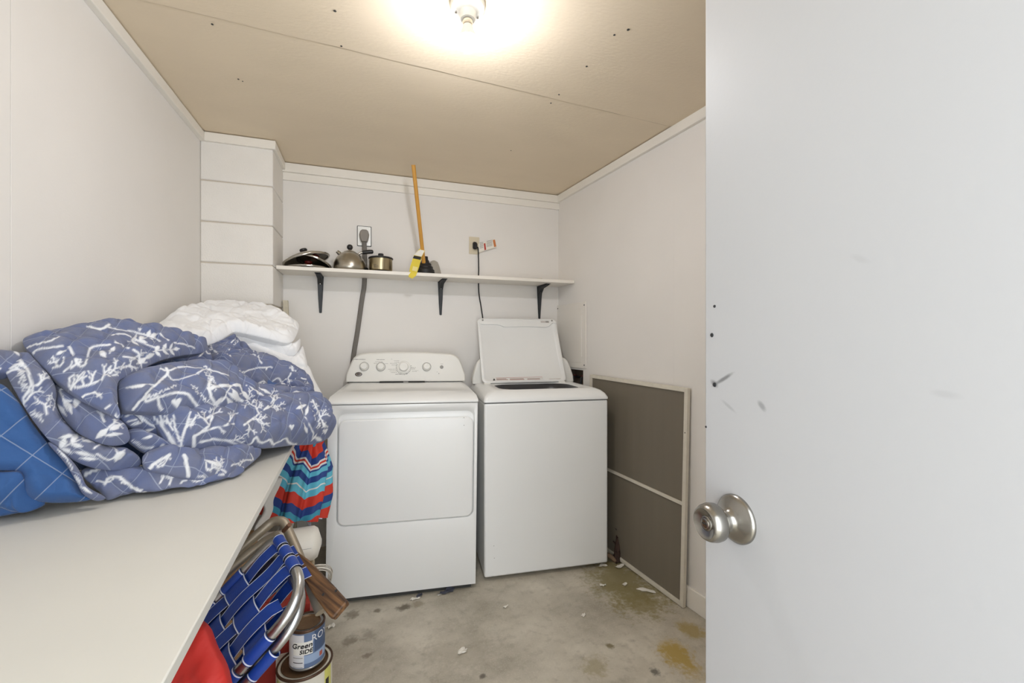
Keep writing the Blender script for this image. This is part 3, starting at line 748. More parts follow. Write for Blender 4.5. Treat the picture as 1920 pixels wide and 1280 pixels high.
# curved pale scoop leaning on the wall behind it
SCP = empty('plastic_scoop', (on_shelf(816, 2.70).x, 2.70, SZ)); tag(SCP, 'pale grey curved plastic scoop leaning behind the plunger', 'scoop')
mb = MB(); rings = []
prof = [(0.066, 0.001), (0.060, 0.004), (0.05, 0.02), (0.042, 0.05), (0.034, 0.08), (0.024, 0.104), (0.008, 0.113)]
M_scoop = mat('pale_plastic', (172, 167, 157), 0.45)
outr = [[Vector((r*math.cos(a), 0.055 - 0.0 + r*0.8*math.sin(a) , z)) for a in [math.radians(180 + 180*k/20) for k in range(21)]] for r, z in prof]
innr = [[Vector(((r-0.0025)*math.cos(a), 0.055 + (r-0.0025)*0.8*math.sin(a), z-0.0015 if z > 0.1 else z)) for a in [math.radians(180 + 180*k/20) for k in range(21)]] for r, z in prof]
mb.loft(outr, False, False, closed=False); mb.loft(innr, False, False, closed=False)
mb.build('shell', M_scoop, SCP, smooth=60)
# flat scrap on the right end of the shelf
sp = on_shelf(985, 2.60)
tag(MB().loft([[Vector((sp.x + x, 2.60 + y, SZ + z + h)) for x, y, z in ((-0.13, -0.005, 0), (0.115, -0.012, 0.002), (0.12, 0.012, 0.003), (-0.12, 0.012, 0))] for h in (0.0005, 0.006)]).build('wooden_shim', mat('grey_wood', (176, 170, 158), 0.7, var=0.08, vscale=20), None, bevel=0.001), 'thin grey strip lying on the right end of the shelf', 'strip')

# ================================================================ OUTLETS AND CORDS
o1p = on_y(683, 443, VB)
OU = empty('range_outlet', (o1p.x, VB, o1p.z)); tag(OU, 'square heavy-duty outlet above the kettle with a grey plug', 'outlet')
MB().prism(rr(0.076, 0.117, 0.004, 3), lambda x, z: Vector((x, -0.001, z)), lambda x, z: Vector((x, -0.006, z))).build('wall_plate', mat('steel_plate', (212, 212, 208), 0.35, 0.3), OU, bevel=0.001)
MB().prism(rr(0.083, 0.124, 0.004, 3), lambda x, z: Vector((x, -0.0003, z)), lambda x, z: Vector((x, -0.0022, z))).build('plate_shadow_gap', M_iron, OU)
M_cord = mat('grey_cord', (104, 99, 92), 0.5)
CORDL = Vector((o1p.x, VB-0.006, o1p.z)); CM = inv(DRY) @ Matrix.Translation(CORDL)
PLUG = MB().prism([(-0.018, -0.04), (0.018, -0.04), (0.026, -0.015), (0.029, 0.008), (0.024, 0.026), (0.012, 0.034), (-0.012, 0.034), (-0.024, 0.026), (-0.029, 0.008), (-0.026, -0.015)], lambda x, z: Vector((x, -0.001, z)), lambda x, z: Vector((x*0.92, -0.032, z)))
# flat three-wire cord, passing behind the shelf and down to the dryer
cpts = [(0, -0.018, -0.035), (0.002, -0.016, -0.10), (0.003, -0.0125, -0.18), (0.0, -0.0125, -0.30)]
w1 = on_y(679, 560, VB-0.014) - CORDL; w2 = on_y(670.5, 620, VB-0.014) - CORDL; w3 = on_y(663, 666, VB-0.014) - CORDL; w4 = on_y(653, 740, VB-0.03) - CORDL
path = crom([Vector(p) for p in cpts] + [w1, w2, w3, w4], 6)
def flat_ring(i):
    p = path[i]; t = (path[min(i+1, len(path)-1)] - path[max(i-1, 0)]).normalized(); s = t.cross(Vector((0, 1, 0))).normalized(); n = s.cross(t)
    out = []
    for k in range(30):                                     # three strands moulded side by side
        a = 2*math.pi*k/30; q = math.cos(a)*0.0135; hgt = 0.0045*(0.72 + 0.28*abs(math.cos(q/0.0135*math.pi*1.5)))
        out.append(p + s*q + n*math.sin(a)*hgt)
    return out
pc = MB().loft([flat_ring(i) for i in range(len(path))]).build('power_cord', M_cord, DRY, M=CM, smooth=60)
pc['label'] = 'flat grey power cord running up behind the shelf'
PLUG.build('plug', mat('plug_grey', (128, 122, 114), 0.45), pc, bevel=0.004, M=CM)
o2p = on_y(889, 460.5, VB)
O2 = empty('duplex_outlet', (o2p.x, VB, o2p.z)); tag(O2, 'small ivory wall outlet with a black plug above the shelf', 'outlet')
MB().prism(rr(0.070, 0.114, 0.004, 3), lambda x, z: Vector((x, -0.0005, z)), lambda x, z: Vector((x, -0.006, z))).build('wall_plate', mat('ivory', (214, 203, 178), 0.4), O2, bevel=0.0015)
for dz in (-0.02, 0.02):
    MB().lathe([(0.0165, 0.006), (0.0165, 0.0085), (0.0, 0.0087)], 24, Matrix.Translation((0, 0, dz)) @ Matrix.Rotation(math.radians(90), 4, 'X')).build('receptacle', mat('ivory', (214, 203, 178), 0.4), O2)
C2L = Vector((o2p.x, VB-0.009, o2p.z)); CM2 = inv(WASH) @ Matrix.Translation(C2L)
PLUG2 = MB().loft([[Vector((x*k, y, z*k+dz)) for x, z in rr(0.030, 0.05, 0.012, 4)] for y, k, dz in ((0.0, .85, -0.004), (-0.012, 1, -0.004), (-0.026, .9, -0.008), (-0.034, .5, -0.012))])
q1 = [on_y(x, y, VB-0.016) - C2L for x, y in ((897, 482), (897.5, 505), (897, 522), (898, 550), (902, 575), (906, 605), (910, 660))]
pc2 = MB().tube(crom([Vector((0.006, -0.022, -0.016)), Vector((0.018, -0.024, -0.022))] + q1, 6), 0.0042, 10).build('power_cord', M_black, WASH, M=CM2)
pc2['label'] = 'black power cord hanging from the small outlet'
PLUG2.build('plug', M_black, pc2, smooth=50, M=CM2)
tg = [on_y(x, y, VB-0.022) - C2L for x, y in ((897, 457), (928, 448), (931, 463), (898, 473))]
ct = MB().loft([[p + Vector((0, dy, 0)) for p in tg] for dy in (0, -0.0008)]).build('cord_tag', M_paper, pc2, M=CM2)
def ctq(a, b, c, d, m, name):
    q = [on_y(x, y, VB-0.0232) - C2L for x, y in (a, b, c, d)]
    MB().loft([q, [p + Vector((0, -0.0005, 0)) for p in q]]).build(name, m, pc2, M=CM2)
ctq((907, 456.5), (910, 455.5), (911.5, 468), (908.5, 469), M_red, 'red_stripe')
ctq((924, 450), (928, 449), (930.5, 462), (926.5, 463), mat('orange_print', (196, 120, 66), 0.6), 'orange_stripe')
mb = MB()
for q in range(5):
    for a, b in ((912.5, 923), (899.5, 906)):
        y = 455 + q*2.4 - (a-899)*0.22
        pts4 = [on_y(x, yy, VB-0.0232) - C2L for x, yy in ((a, y), (b, y-(b-a)*0.22), (b, y+0.9-(b-a)*0.22), (a, y+0.9))]
        mb.loft([pts4, [p + Vector((0, -0.0005, 0)) for p in pts4]])
mb.build('small_lettering', M_grey, pc2, M=CM2)['kind'] = 'stuff'

# ================================================================ RIGHT WALL: ACCESS PANEL, WASHER BOX, SCREEN
def rw(px, py, off=0.0):
    p = on_right(px, py, off); return p
pa, pbm = rw(1046, 573), rw(1100.5, 691)
EP = empty('access_panel', (ur((pa.y+pbm.y)/2), (pa.y+pbm.y)/2, (pa.z+pbm.z)/2), rz=math.atan2(RD.y, RD.x)); ei = inv(EP)
tag(EP, 'cream metal access panel on the right wall beside the lid', 'access panel')
# local x along the wall, local -y is outwards or inwards: find sign
iny = (ei.to_3x3() @ RN).y
W_ = (ei @ pbm).x*2; W_ = abs(W_); Hh = pa.z - pbm.z
sg = 1 if iny > 0 else -1
M_panel = mat('panel_paint', (230, 226, 219), 0.45)
MB().prism(rr(W_, Hh, 0.006, 3), lambda x, z: Vector((x, sg*0.0008, z)), lambda x, z: Vector((x, sg*0.010, z))).build('frame', M_panel, EP, bevel=0.002)
dr = MB().prism(rr(W_-0.075, Hh-0.07, 0.004, 3, -0.01, 0.0), lambda x, z: Vector((x, sg*0.010, z)), lambda x, z: Vector((x, sg*0.0128, z))).build('panel_door', M_panel, EP, bevel=0.001)
MB().tube([Vector((W_/2-0.042, sg*0.013, -Hh*0.32)), Vector((W_/2-0.042, sg*0.013, Hh*0.30))], 0.0035, 8).build('hinge', M_panel, dr)
for sx in (-1, 1):
    for sz in (-1, 1):
        MB().lathe([(0.0045, 0.010), (0.004, 0.012), (0, 0.0122)], 10, Matrix.Translation((sx*(W_/2-0.016), 0, sz*(Hh/2-0.022))) @ Matrix.Rotation(math.radians(-90*sg), 4, 'X')).build('screw', M_iron, EP)
# washer supply box set into the wall
wc = Vector((ur((wbv0+wbv1)/2), (wbv0+wbv1)/2, (wbz0+wbz1)/2))
SB = empty('washer_supply_box', wc, rz=math.atan2(RD.y, RD.x)); tag(SB, 'dark recessed washer supply box with taps below the access panel', 'supply box')
bw, bh = (Vector((ur(wbv0), wbv0, 0)) - Vector((ur(wbv1), wbv1, 0))).length, wbz1-wbz0
M_boxin = mat('box_lining', (112, 98, 84), 0.7)
mb = MB()
mb.box((-bw/2+.001, -sg*0.09, -bh/2+.001), (bw/2-.001, -sg*0.085, bh/2-.001))
mb.box((-bw/2+.001, -sg*0.085, -bh/2+.001), (-bw/2+0.004, -sg*0.001, bh/2-.001)); mb.box((bw/2-0.004, -sg*0.085, -bh/2+.001), (bw/2-.001, -sg*0.001, bh/2-.001))
mb.build('housing', M_boxin, SB)
for x in (-bw*0.22, bw*0.18):
    MB().tube(crom([(x, -sg*0.08, 0.03), (x, -sg*0.05, 0.035), (x, -sg*0.035, 0.03), (x, -sg*0.03, -0.06)], 5), 0.008, 10).build('tap', M_iron, SB)
    MB().lathe([(0.016, 0.0), (0.018, 0.004), (0.013, 0.009), (0.0, 0.01)], 10, Matrix.Translation((x, -sg*0.045, 0.04))).build('tap_handle', mat('tap_red', (84, 40, 34), 0.5), SB)

# insect screen leaning on the wall
SCR_L, SCR_H = 0.765, 1.005
nb = Vector((on_z(1287, 1139, 0.0).x, on_z(1287, 1139, 0.0).y, 0.002))
nb = Vector((ur(nb.y) - 0.034, nb.y, 0.002))
SC = empty('insect_screen', nb, rz=math.atan2(-RD.y, -RD.x)); sci = inv(SC)   # local x runs away from the camera along the wall
tag(SC, 'grey mesh insect screen in a cream frame leaning on the right wall', 'screen')
ins = 1 if (sci.to_3x3() @ RN).y > 0 else -1
lean = math.atan2(0.016, SCR_H); ux = Matrix.Rotation(math.radians(0.7)*-1, 4, 'Y')
SCM = Matrix.Rotation(-ins*-lean, 4, 'X') @ ux
M_frame = mat('screen_frame', (214, 208, 194), 0.5, var=0.05, vscale=25)
def bar(x0, x1, z0, z1, name='frame_bar'):
    return MB().box((x0, -0.009, z0), (x1, 0.009, z1), SCM).build(name, M_frame, SC, bevel=0.0015)
fwid = 0.020
bar(0, fwid, 0, SCR_H); bar(SCR_L-fwid, SCR_L, 0, SCR_H)
bar(fwid, SCR_L-fwid, 0, fwid); bar(fwid, SCR_L-fwid, SCR_H-fwid, SCR_H); bar(fwid, SCR_L-fwid, 0.463, 0.478, 'cross_bar')
def screen_material():
    m = bpy.data.materials.new('insect_mesh'); m.use_nodes = True
    nt = m.node_tree; N = nt.nodes; L = nt.links; b = N['Principled BSDF']
    b.inputs['Base Color'].default_value = lin((126, 118, 104)); b.inputs['Roughness'].default_value = 0.7
    tr = N.new('ShaderNodeBsdfTransparent'); mx = N.new('ShaderNodeMixShader'); mx.inputs[0].default_value = 0.84
    tc = N.new('ShaderNodeTexCoord'); no = N.new('ShaderNodeTexNoise'); no.inputs['Scale'].default_value = 3
    mp = N.new('ShaderNodeMapping'); mp.inputs['Scale'].default_value = (6, 1, .5)
    L.new(tc.outputs['Object'], mp.inputs[0]); L.new(mp.outputs[0], no.inputs['Vector'])
    r = N.new('ShaderNodeMapRange'); r.inputs[3].default_value = 0.78; r.inputs[4].default_value = 0.9
    L.new(no.outputs['Fac'], r.inputs[0]); L.new(r.outputs[0], mx.inputs[0])
    L.new(tr.outputs[0], mx.inputs[1]); L.new(b.outputs[0], mx.inputs[2]); L.new(mx.outputs[0], N['Material Output'].inputs[0])
    return m
M_mesh = screen_material()
for z0, z1 in ((fwid, 0.463), (0.478, SCR_H-fwid)):
    MB().box((fwid, -0.0006, z0), (SCR_L-fwid, 0.0006, z1), SCM).build('mesh_panel', M_mesh, SC)
p = Vector((0.010, ins*0.0092, 0.80))
MB().lathe([(0.003, -0.0004), (0.0026, 0.0006), (0, 0.0007)], 8, SCM @ Matrix.Translation(p) @ Matrix.Rotation(math.radians(-90*ins), 4, 'X')).build('screw_hole', M_ink, SC)

# painted stick in the corner beside the pillar
a = on_y(535, 563, VB-0.05); 
tag(MB().loft([[Vector((a.x-0.012+dx+sh, VB-0.055+dy, z)) for dx, dy in ((0,0),(0.024,0),(0.024,0.03),(0,0.03))] for z, sh in ((0.0, 0.05), (0.86, 0.024), (a.z, 0.0))]).build('painted_stick', mat('old_paint_wood', (214, 206, 186), 0.7, var=0.08, vscale=30)), 'cream painted stick standing in the corner behind the white quilt', 'stick')

# ================================================================ BEDDING
def vnoise(x, y, seed=0):
    xi = np.floor(x); yi = np.floor(y); xf = x-xi; yf = y-yi
    def h(a, b):
        s = np.sin(a*127.1 + b*311.7 + seed*74.7)*43758.5453
        return s - np.floor(s)
    u = xf*xf*(3-2*xf); v = yf*yf*(3-2*yf)
    return ((h(xi,yi)*(1-u) + h(xi+1,yi)*u)*(1-v) + (h(xi,yi+1)*(1-u) + h(xi+1,yi+1)*u)*v)*2 - 1

class Cloth:
    def __init__(self): self.V = []; self.Fq = []; self.P = []; self.Q = []; self.UV = []; self.n = 0
    def lobe(self, outline, T, R=0.05, h=0.0021, seg_px=(), plain=0.0, seed=0, puff=0.007, wr=0.006, wsc=16.0, wdir=0.0, quilt=0.075, filler=0.0, clamp=True):
        W = [at(*p) for p in outline]
        W = np.array([tuple(p) for p in crom(W, 10, closed=True)])
        c = W.mean(0); U, S, Vt = np.linalg.svd(W - c)
        n = Vt[2]; cam0 = np.array((0, 0, CAMH))
        if n.dot(cam0 - c) < 0: n = -n
        e1 = np.cross((0, 0, 1.0), n); e1 /= np.linalg.norm(e1); e2 = np.cross(n, e1)
        B = np.stack([(W-c) @ e1, (W-c) @ e2], 1); res = (W-c) @ n
        lo = B.min(0) - 2*h; hi = B.max(0) + 2*h
        nx, ny = int((hi[0]-lo[0])/h)+1, int((hi[1]-lo[1])/h)+1
        gx, gy = np.meshgrid(lo[0]+np.arange(nx)*h, lo[1]+np.arange(ny)*h, indexing='ij')
        G = np.stack([gx.ravel(), gy.ravel()], 1)
        A0 = B; A1 = np.roll(B, -1, 0); D = A1 - A0; L2 = (D**2).sum(1) + 1e-12
        best = np.full(len(G), 1e9); bp = np.zeros_like(G); inside = np.zeros(len(G), bool)
        num = np.zeros(len(G)); den = np.zeros(len(G))
        for i in range(len(B)):
            rel = G - A0[i]
            t = np.clip((rel @ D[i])/L2[i], 0, 1)
            q = A0[i] + t[:,None]*D[i]
            dd = ((G-q)**2).sum(1)
            m = dd < best; best[m] = dd[m]; bp[m] = q[m]
            cond = (A0[i][1] > G[:,1]) != (A1[i][1] > G[:,1])
            if cond.any():
                xint = A0[i][0] + (G[:,1]-A0[i][1])/(A1[i][1]-A0[i][1] + 1e-15)*D[i][0]
                inside ^= cond & (G[:,0] < xint)
            w = 1.0/(dd + 4e-4)**1.5
            num += w*res[i]; den += w
        dist = np.sqrt(best)
        I = inside.reshape(nx, ny)
        dil = I.copy()
        for sx in (-1, 0, 1):
            for sy in (-1, 0, 1): dil |= np.roll(np.roll(I, sx, 0), sy, 1)
        use = dil.ravel(); rim = use & ~inside
        P2 = np.where(rim[:,None], bp, G); d = np.where(inside, dist, 0)
        base = num/den
        prof = np.sin(np.pi/2*np.clip(d/R, 0, 1))**0.85
        ca, sa = math.cos(wdir), math.sin(wdir)
        xr = P2[:,0]*ca + P2[:,1]*sa; yr = -P2[:,0]*sa + P2[:,1]*ca
        s0 = seed*3.17
        qx = (P2[:,0]+P2[:,1]*0.9 + 0.012*vnoise(P2[:,0]*9, P2[:,1]*9, seed+3))/quilt; qy = (P2[:,0]-P2[:,1]*0.9 + 0.012*vnoise(P2[:,0]*9, P2[:,1]*9, seed+5))/quilt
        quiltv = (np.abs(np.sin(np.pi*qx))*np.abs(np.sin(np.pi*qy)))**0.5
        wrv = vnoise(xr*wsc + s0, yr*wsc*0.28 + s0, seed) + 0.55*vnoise(xr*wsc*2.3 - s0, yr*wsc*0.7, seed+1) + 0.3*vnoise(P2[:,0]*60, P2[:,1]*60, seed+2)
        big = vnoise(P2[:,0]*7 + s0, P2[:,1]*7, seed+9)
        crease = np.maximum(0, 1-3.5*np.abs(vnoise(xr*wsc*0.7+s0, yr*wsc*0.22, seed+21))) + 0.7*np.maximum(0, 1-4*np.abs(vnoise(P2[:,0]*17+s0, P2[:,1]*13, seed+22)))
        off = prof*(T*0.5) - prof*0.008*crease*(wr/0.007) + prof*(puff*(quiltv-0.5) + wr*wrv + 0.012*big)
        Wf = c + P2[:,:1]*e1 + P2[:,1:]*e2 + (base + off)[:,None]*n
        Wb = c + P2[:,:1]*e1 + P2[:,1:]*e2 + (base - prof*T*0.5)[:,None]*n
        # print on the cloth
        pr = np.zeros(len(G))
        if len(seg_px):                                    # find the cloth point under each end of a stroke
            rel = Wf - cam0; dep = rel[:,0]*SY + rel[:,1]*CY; lat = rel[:,0]*CY - rel[:,1]*SY
            sx_ = 960 + F*lat/dep; sy_ = 640 - F*rel[:,2]/dep
        for s in seg_px:
            (ax_, ay_, ra), (bx_, by_, rb) = s
            def onp(x, y):
                k = np.argmin((sx_-x)**2 + (sy_-y)**2 + np.where(inside, 0, 400)); e = np.array(((x-sx_[k]), (y-sy_[k])))
                return Wf[k] + (e1*e[0] - e2*e[1])*0.6*dep[k]/F, dep[k]*0.70
            a2, ta = onp(ax_, ay_); b2, tb = onp(bx_, by_)
            ra = ra/F*ta; rb = rb/F*tb
            dv = b2-a2; l2 = dv @ dv + 1e-12
            t = np.clip(((Wf-a2) @ dv)/l2, 0, 1)
            dd = np.sqrt(((Wf - a2 - t[:,None]*dv)**2).sum(1)) - (ra + (rb-ra)*t) - 0.0006
            pr = np.maximum(pr, np.clip(0.5 - dd/(h*1.1), 0, 1))
        idx = np.full(len(G), -1); u = np.where(use)[0]
        idx[u] = np.arange(len(u)); nf = len(u)
        inner = np.where(inside)[0]
        idb = idx.copy(); idb[inner] = nf + np.arange(len(inner))
        ii = np.arange(nx*ny).reshape(nx, ny)
        q = np.stack([ii[:-1,:-1].ravel(), ii[1:,:-1].ravel(), ii[1:,1:].ravel(), ii[:-1,1:].ravel()], 1)
        ok = use[q].all(1) & inside[q].any(1); q = q[ok]
        fq = idx[q]; bq = idb[q][:, ::-1]
        V = np.concatenate([Wf[u], Wb[inner]])
        V[:,0] = np.maximum(V[:,0], UL+0.004)
        if clamp: V[:,2] = np.maximum(V[:,2], np.where(V[:,0] < -0.23, BZ+0.0015, 0.3))
        self.V.append(V); self.Fq.append(np.concatenate([fq, bq]) + self.n)
        self.P.append(np.concatenate([pr[u], pr[inner]*0])); self.Q.append(np.full(len(V), plain))
        self.UV.append(np.concatenate([P2[u], P2[inner]])/quilt)
        self.n += len(V)
    def build(self, name, m):
        V = np.concatenate(self.V); Fq = np.concatenate(self.Fq)
        me = bpy.data.meshes.new(name)
        me.vertices.add(len(V)); me.vertices.foreach_set('co', V.astype(np.float32).ravel())
        me.loops.add(Fq.size); me.loops.foreach_set('vertex_index', Fq.astype(np.int32).ravel())
        me.polygons.add(len(Fq)); me.polygons.foreach_set('loop_start', np.arange(0, Fq.size, 4, dtype=np.int32))
        me.polygons.foreach_set('loop_total', np.full(len(Fq), 4, dtype=np.int32))
        me.update(calc_edges=True)
        me.polygons.foreach_set('use_smooth', np.ones(len(Fq), bool))
        for nm, arr in (('print', self.P), ('plain', self.Q)):
            a = me.attributes.new(nm, 'FLOAT', 'POINT'); a.data.foreach_set('value', np.concatenate(arr).astype(np.float32))
        uv = np.concatenate(self.UV)
        a = me.attributes.new('cloth', 'FLOAT_VECTOR', 'POINT')
        a.data.foreach_set('vector', np.concatenate([uv, np.zeros((len(uv), 1))], 1).astype(np.float32).ravel())
        me.materials.append(m); me.validate()
        o = bpy.data.objects.new(name, me); COL.objects.link(o)
        return o

def cloth_material(name, base, plain, ink, stitch, stitch_amt, tint=(0.9, 0.95, 1.06)):
    m = bpy.data.materials.new(name); m.use_nodes = True
    nt = m.node_tree; N = nt.nodes; L = nt.links; b = N['Principled BSDF']
    b.inputs['Roughness'].default_value = 0.85; b.inputs['Specular IOR Level'].default_value = 0.2
    b.inputs['Sheen Weight'].default_value = 0.15
    def att(nm):
        a = N.new('ShaderNodeAttribute'); a.attribute_name = nm; return a
    def mixc(f, a, c):
        x = N.new('ShaderNodeMix'); x.data_type = 'RGBA'
        L.new(f, x.inputs[0])
        for k, s in ((6, a), (7, c)):
            if isinstance(s, tuple): x.inputs[k].default_value = s
            else: L.new(s, x.inputs[k])
        return x.outputs[2]
    cl = att('cloth')
    no = N.new('ShaderNodeTexNoise'); no.inputs['Scale'].default_value = 1.3; no.inputs['Detail'].default_value = 4; L.new(cl.outputs['Vector'], no.inputs['Vector'])
    var = N.new('ShaderNodeMapRange'); var.inputs[3].default_value = 0.0; var.inputs[4].default_value = 1.0; var.inputs[1].default_value = 0.35; var.inputs[2].default_value = 0.65
    L.new(no.outputs['Fac'], var.inputs[0])
    b2 = tuple(min(255, v*k) for v, k in zip(base, tint))
    basec = mixc(var.outputs[0], lin(base), lin(b2))
    cur = mixc(att('plain').outputs['Fac'], basec, lin(plain))
    # stitched diamond lines
    sp = N.new('ShaderNodeSeparateXYZ'); L.new(cl.outputs['Vector'], sp.inputs[0])
    fac = None
    for sgn in (0.9, -0.9):
        ma = N.new('ShaderNodeMath'); ma.operation = 'MULTIPLY_ADD'; ma.inputs[1].default_value = sgn
        L.new(sp.outputs['Y'], ma.inputs[0]); L.new(sp.outputs['X'], ma.inputs[2])
        pp = N.new('ShaderNodeMath'); pp.operation = 'PINGPONG'; pp.inputs[1].default_value = 0.5
        L.new(ma.outputs[0], pp.inputs[0])
        lt = N.new('ShaderNodeMapRange'); lt.inputs[1].default_value = 0.022; lt.inputs[2].default_value = 0.008; L.new(pp.outputs[0], lt.inputs[0])
        if fac is None: fac = lt.outputs[0]
        else:
            mxm = N.new('ShaderNodeMath'); mxm.operation = 'MAXIMUM'; L.new(fac, mxm.inputs[0]); L.new(lt.outputs[0], mxm.inputs[1]); fac = mxm.outputs[0]
    sm = N.new('ShaderNodeMath'); sm.operation = 'MULTIPLY'; sm.inputs[1].default_value = stitch_amt; L.new(fac, sm.inputs[0])
    cur = mixc(sm.outputs[0], cur, lin(stitch))
    cur = mixc(att('print').outputs['Fac'], cur, lin(ink))
    L.new(cur, b.inputs['Base Color'])
    nb = N.new('ShaderNodeTexNoise'); nb.inputs['Scale'].default_value = 9; nb.inputs['Detail'].default_value = 6; L.new(cl.outputs['Vector'], nb.inputs['Vector'])
    su = N.new('ShaderNodeMath'); su.operation = 'MULTIPLY_ADD'; su.inputs[1].default_value = -0.5; L.new(fac, su.inputs[0]); L.new(nb.outputs['Fac'], su.inputs[2])
    bp = N.new('ShaderNodeBump'); bp.inputs['Strength'].default_value = 0.35; bp.inputs['Distance'].default_value = 0.004
    L.new(su.outputs[0], bp.inputs['Height']); L.new(bp.outputs[0], b.inputs['Normal'])
    return m

# ---- print motifs, drawn on the cloth
def poly(pts, w0, w1=None):
    w1 = w0 if w1 is None else w1; n = len(pts)-1
    return [((*pts[i], w0+(w1-w0)*i/n), (*pts[i+1], w0+(w1-w0)*(i+1)/n)) for i in range(n)]
def leaf(x, y, ang, ln, w):
    c, s = math.cos(ang), math.sin(ang); p = lambda t: (x+c*ln*t, y-s*ln*t)
    return [((*p(0), .5), (*p(.3), w*.8)), ((*p(.3), w*.8), (*p(.55), w)), ((*p(.55), w), (*p(1), .4))]
def sprig(x, y, ang, ln, n=3, w=5, rg=random):
    out = []; pts = [(x, y)]; a = ang; st = ln/(n*2)
    for k in range(n*2):
        a += rg.uniform(-.14, .14); pts.append((pts[-1][0]+math.cos(a)*st, pts[-1][1]-math.sin(a)*st))
    out += poly(pts, 1.3, 0.8)
    for k in range(1, n*2, 2):
        for sd in (-1, 1): out += leaf(*pts[k], a+sd*rg.uniform(.6, 1.0), ln*.34, w*rg.uniform(.8, 1.1))
    return out + leaf(*pts[-1], a, ln*.3, w)
def coral(x, y, ang, ln, w, depth, rg, spread=0.55):
    if depth == 0: return []
    pts = [(x, y)]; a = ang
    for k in range(3):
        a += rg.uniform(-.22, .22); pts.append((pts[-1][0]+math.cos(a)*ln/3, pts[-1][1]-math.sin(a)*ln/3))
    out = poly(pts, w, w*.75)
    nb = 2 if depth > 1 else 0
    for k in range(nb):
        out += coral(*pts[-1], a + (k*2-1)*rg.uniform(spread*.6, spread*1.3), ln*rg.uniform(.6, .85), w*.72, depth-1, rg, spread)
    if depth > 1 and rg.random() < .8: out += coral(*pts[2], a + rg.choice((-1, 1))*rg.uniform(.7, 1.1), ln*.5, w*.6, depth-1, rg, spread)
    return out
def heart(x, y, s, a=0.0):
    c, sn = math.cos(a), math.sin(a); r = lambda u, v: (x + c*u*s - sn*v*s, y + sn*u*s + c*v*s)
    return [((*r(-.32, -.2), .34*s), (*r(0, .6), .06*s)), ((*r(.32, -.2), .34*s), (*r(0, .6), .06*s)), ((*r(-.1, 0), .3*s), (*r(.1, 0), .3*s))]
def dots(x0, y0, x1, y1, n, sp, r, rg):
    out = []
    for k in range(n):
        t = rg.random(); x = x0+(x1-x0)*t + rg.uniform(-sp, sp); y = y0+(y1-y0)*t + rg.uniform(-sp, sp)
        out.append(((x, y, r), (x+.5, y, r)))
    return out
def wavy(pts, w, rg, amp=2.0, n=5):
    out = []
    q = crom([Vector((p[0], p[1], 0)) for p in pts], n)
    return poly([(p.x + rg.uniform(-amp, amp)*.3, p.y + rg.uniform(-amp, amp)*.3) for p in q], w)
def scatter(poly_px, n, rg, kinds='cslhd', scale=1.0):
    xs = [p[0] for p in poly_px]; ys = [p[1] for p in poly_px]; out = []
    def inside(x, y):
        r = False
        for i in range(len(poly_px)):
            (x0, y0), (x1, y1) = poly_px[i][:2], poly_px[(i+1) % len(poly_px)][:2]
            if (y0 > y) != (y1 > y) and x < x0 + (y-y0)/(y1-y0)*(x1-x0): r = not r
        return r
    k = 0; tries = 0; placed = []
    while k < n and tries < n*40:
        tries += 1
        x, y = rg.uniform(min(xs), max(xs)), rg.uniform(min(ys), max(ys))
        if not inside(x, y) or any((x-a)**2 + (y-b)**2 < (24*scale)**2 for a, b in placed): continue
        placed.append((x, y)); k += 1; kd = rg.choice(kinds); a = rg.uniform(0, 6.28)
        if kd == 'c': out += coral(x, y, a, 16*scale, 2.0*scale, 3, rg, .6)
        elif kd == 's': out += sprig(x, y, a, 34*scale, 2, 4.2*scale, rg)
        elif kd == 'l': out += leaf(x, y, a, 20*scale, 4.5*scale) + leaf(x+4, y+3, a+1, 16*scale, 4*scale)
        elif kd == 'h': out += heart(x, y, 9*scale, rg.uniform(-.5, .5))
        elif kd == 'd': out += dots(x, y, x+24*scale*math.cos(a), y+24*scale*math.sin(a), 26, 4*scale, .9, rg) + wavy([(x-6, y-6), (x+20*scale*math.cos(a), y+20*scale*math.sin(a)-6), (x+34*scale*math.cos(a), y+30*scale*math.sin(a))], 1.8*scale, rg)
        elif kd == 'w': out += wavy([(x, y), (x+14*scale, y-8*scale), (x+26*scale, y+6*scale), (x+44*scale, y-2*scale)], 1.6*scale, rg)
    return out

rg = random.Random(21)
C = Cloth()
# inner body of the heap
C.lobe([(60,690,.985),(130,645,1.09),(220,632,1.24),(360,672,1.50),(480,700,1.62),(565,742,1.72),(592,795,1.66),(520,828,1.50),(400,850,1.30),(290,868,1.18),(180,880,1.08),(100,860,1.01)], 0.10, 0.06, h=0.007, seed=1, plain=0.6)
# little corner at the far left
o = [(-50,648,.89),(0,655,.925),(30,660,.95),(44,672,.95),(24,700,.935),(0,712,.92),(-50,705,.88)]
C.lobe(o, 0.03, 0.02, seed=2, seg_px=scatter(o, 3, rg, 'lw', .8))
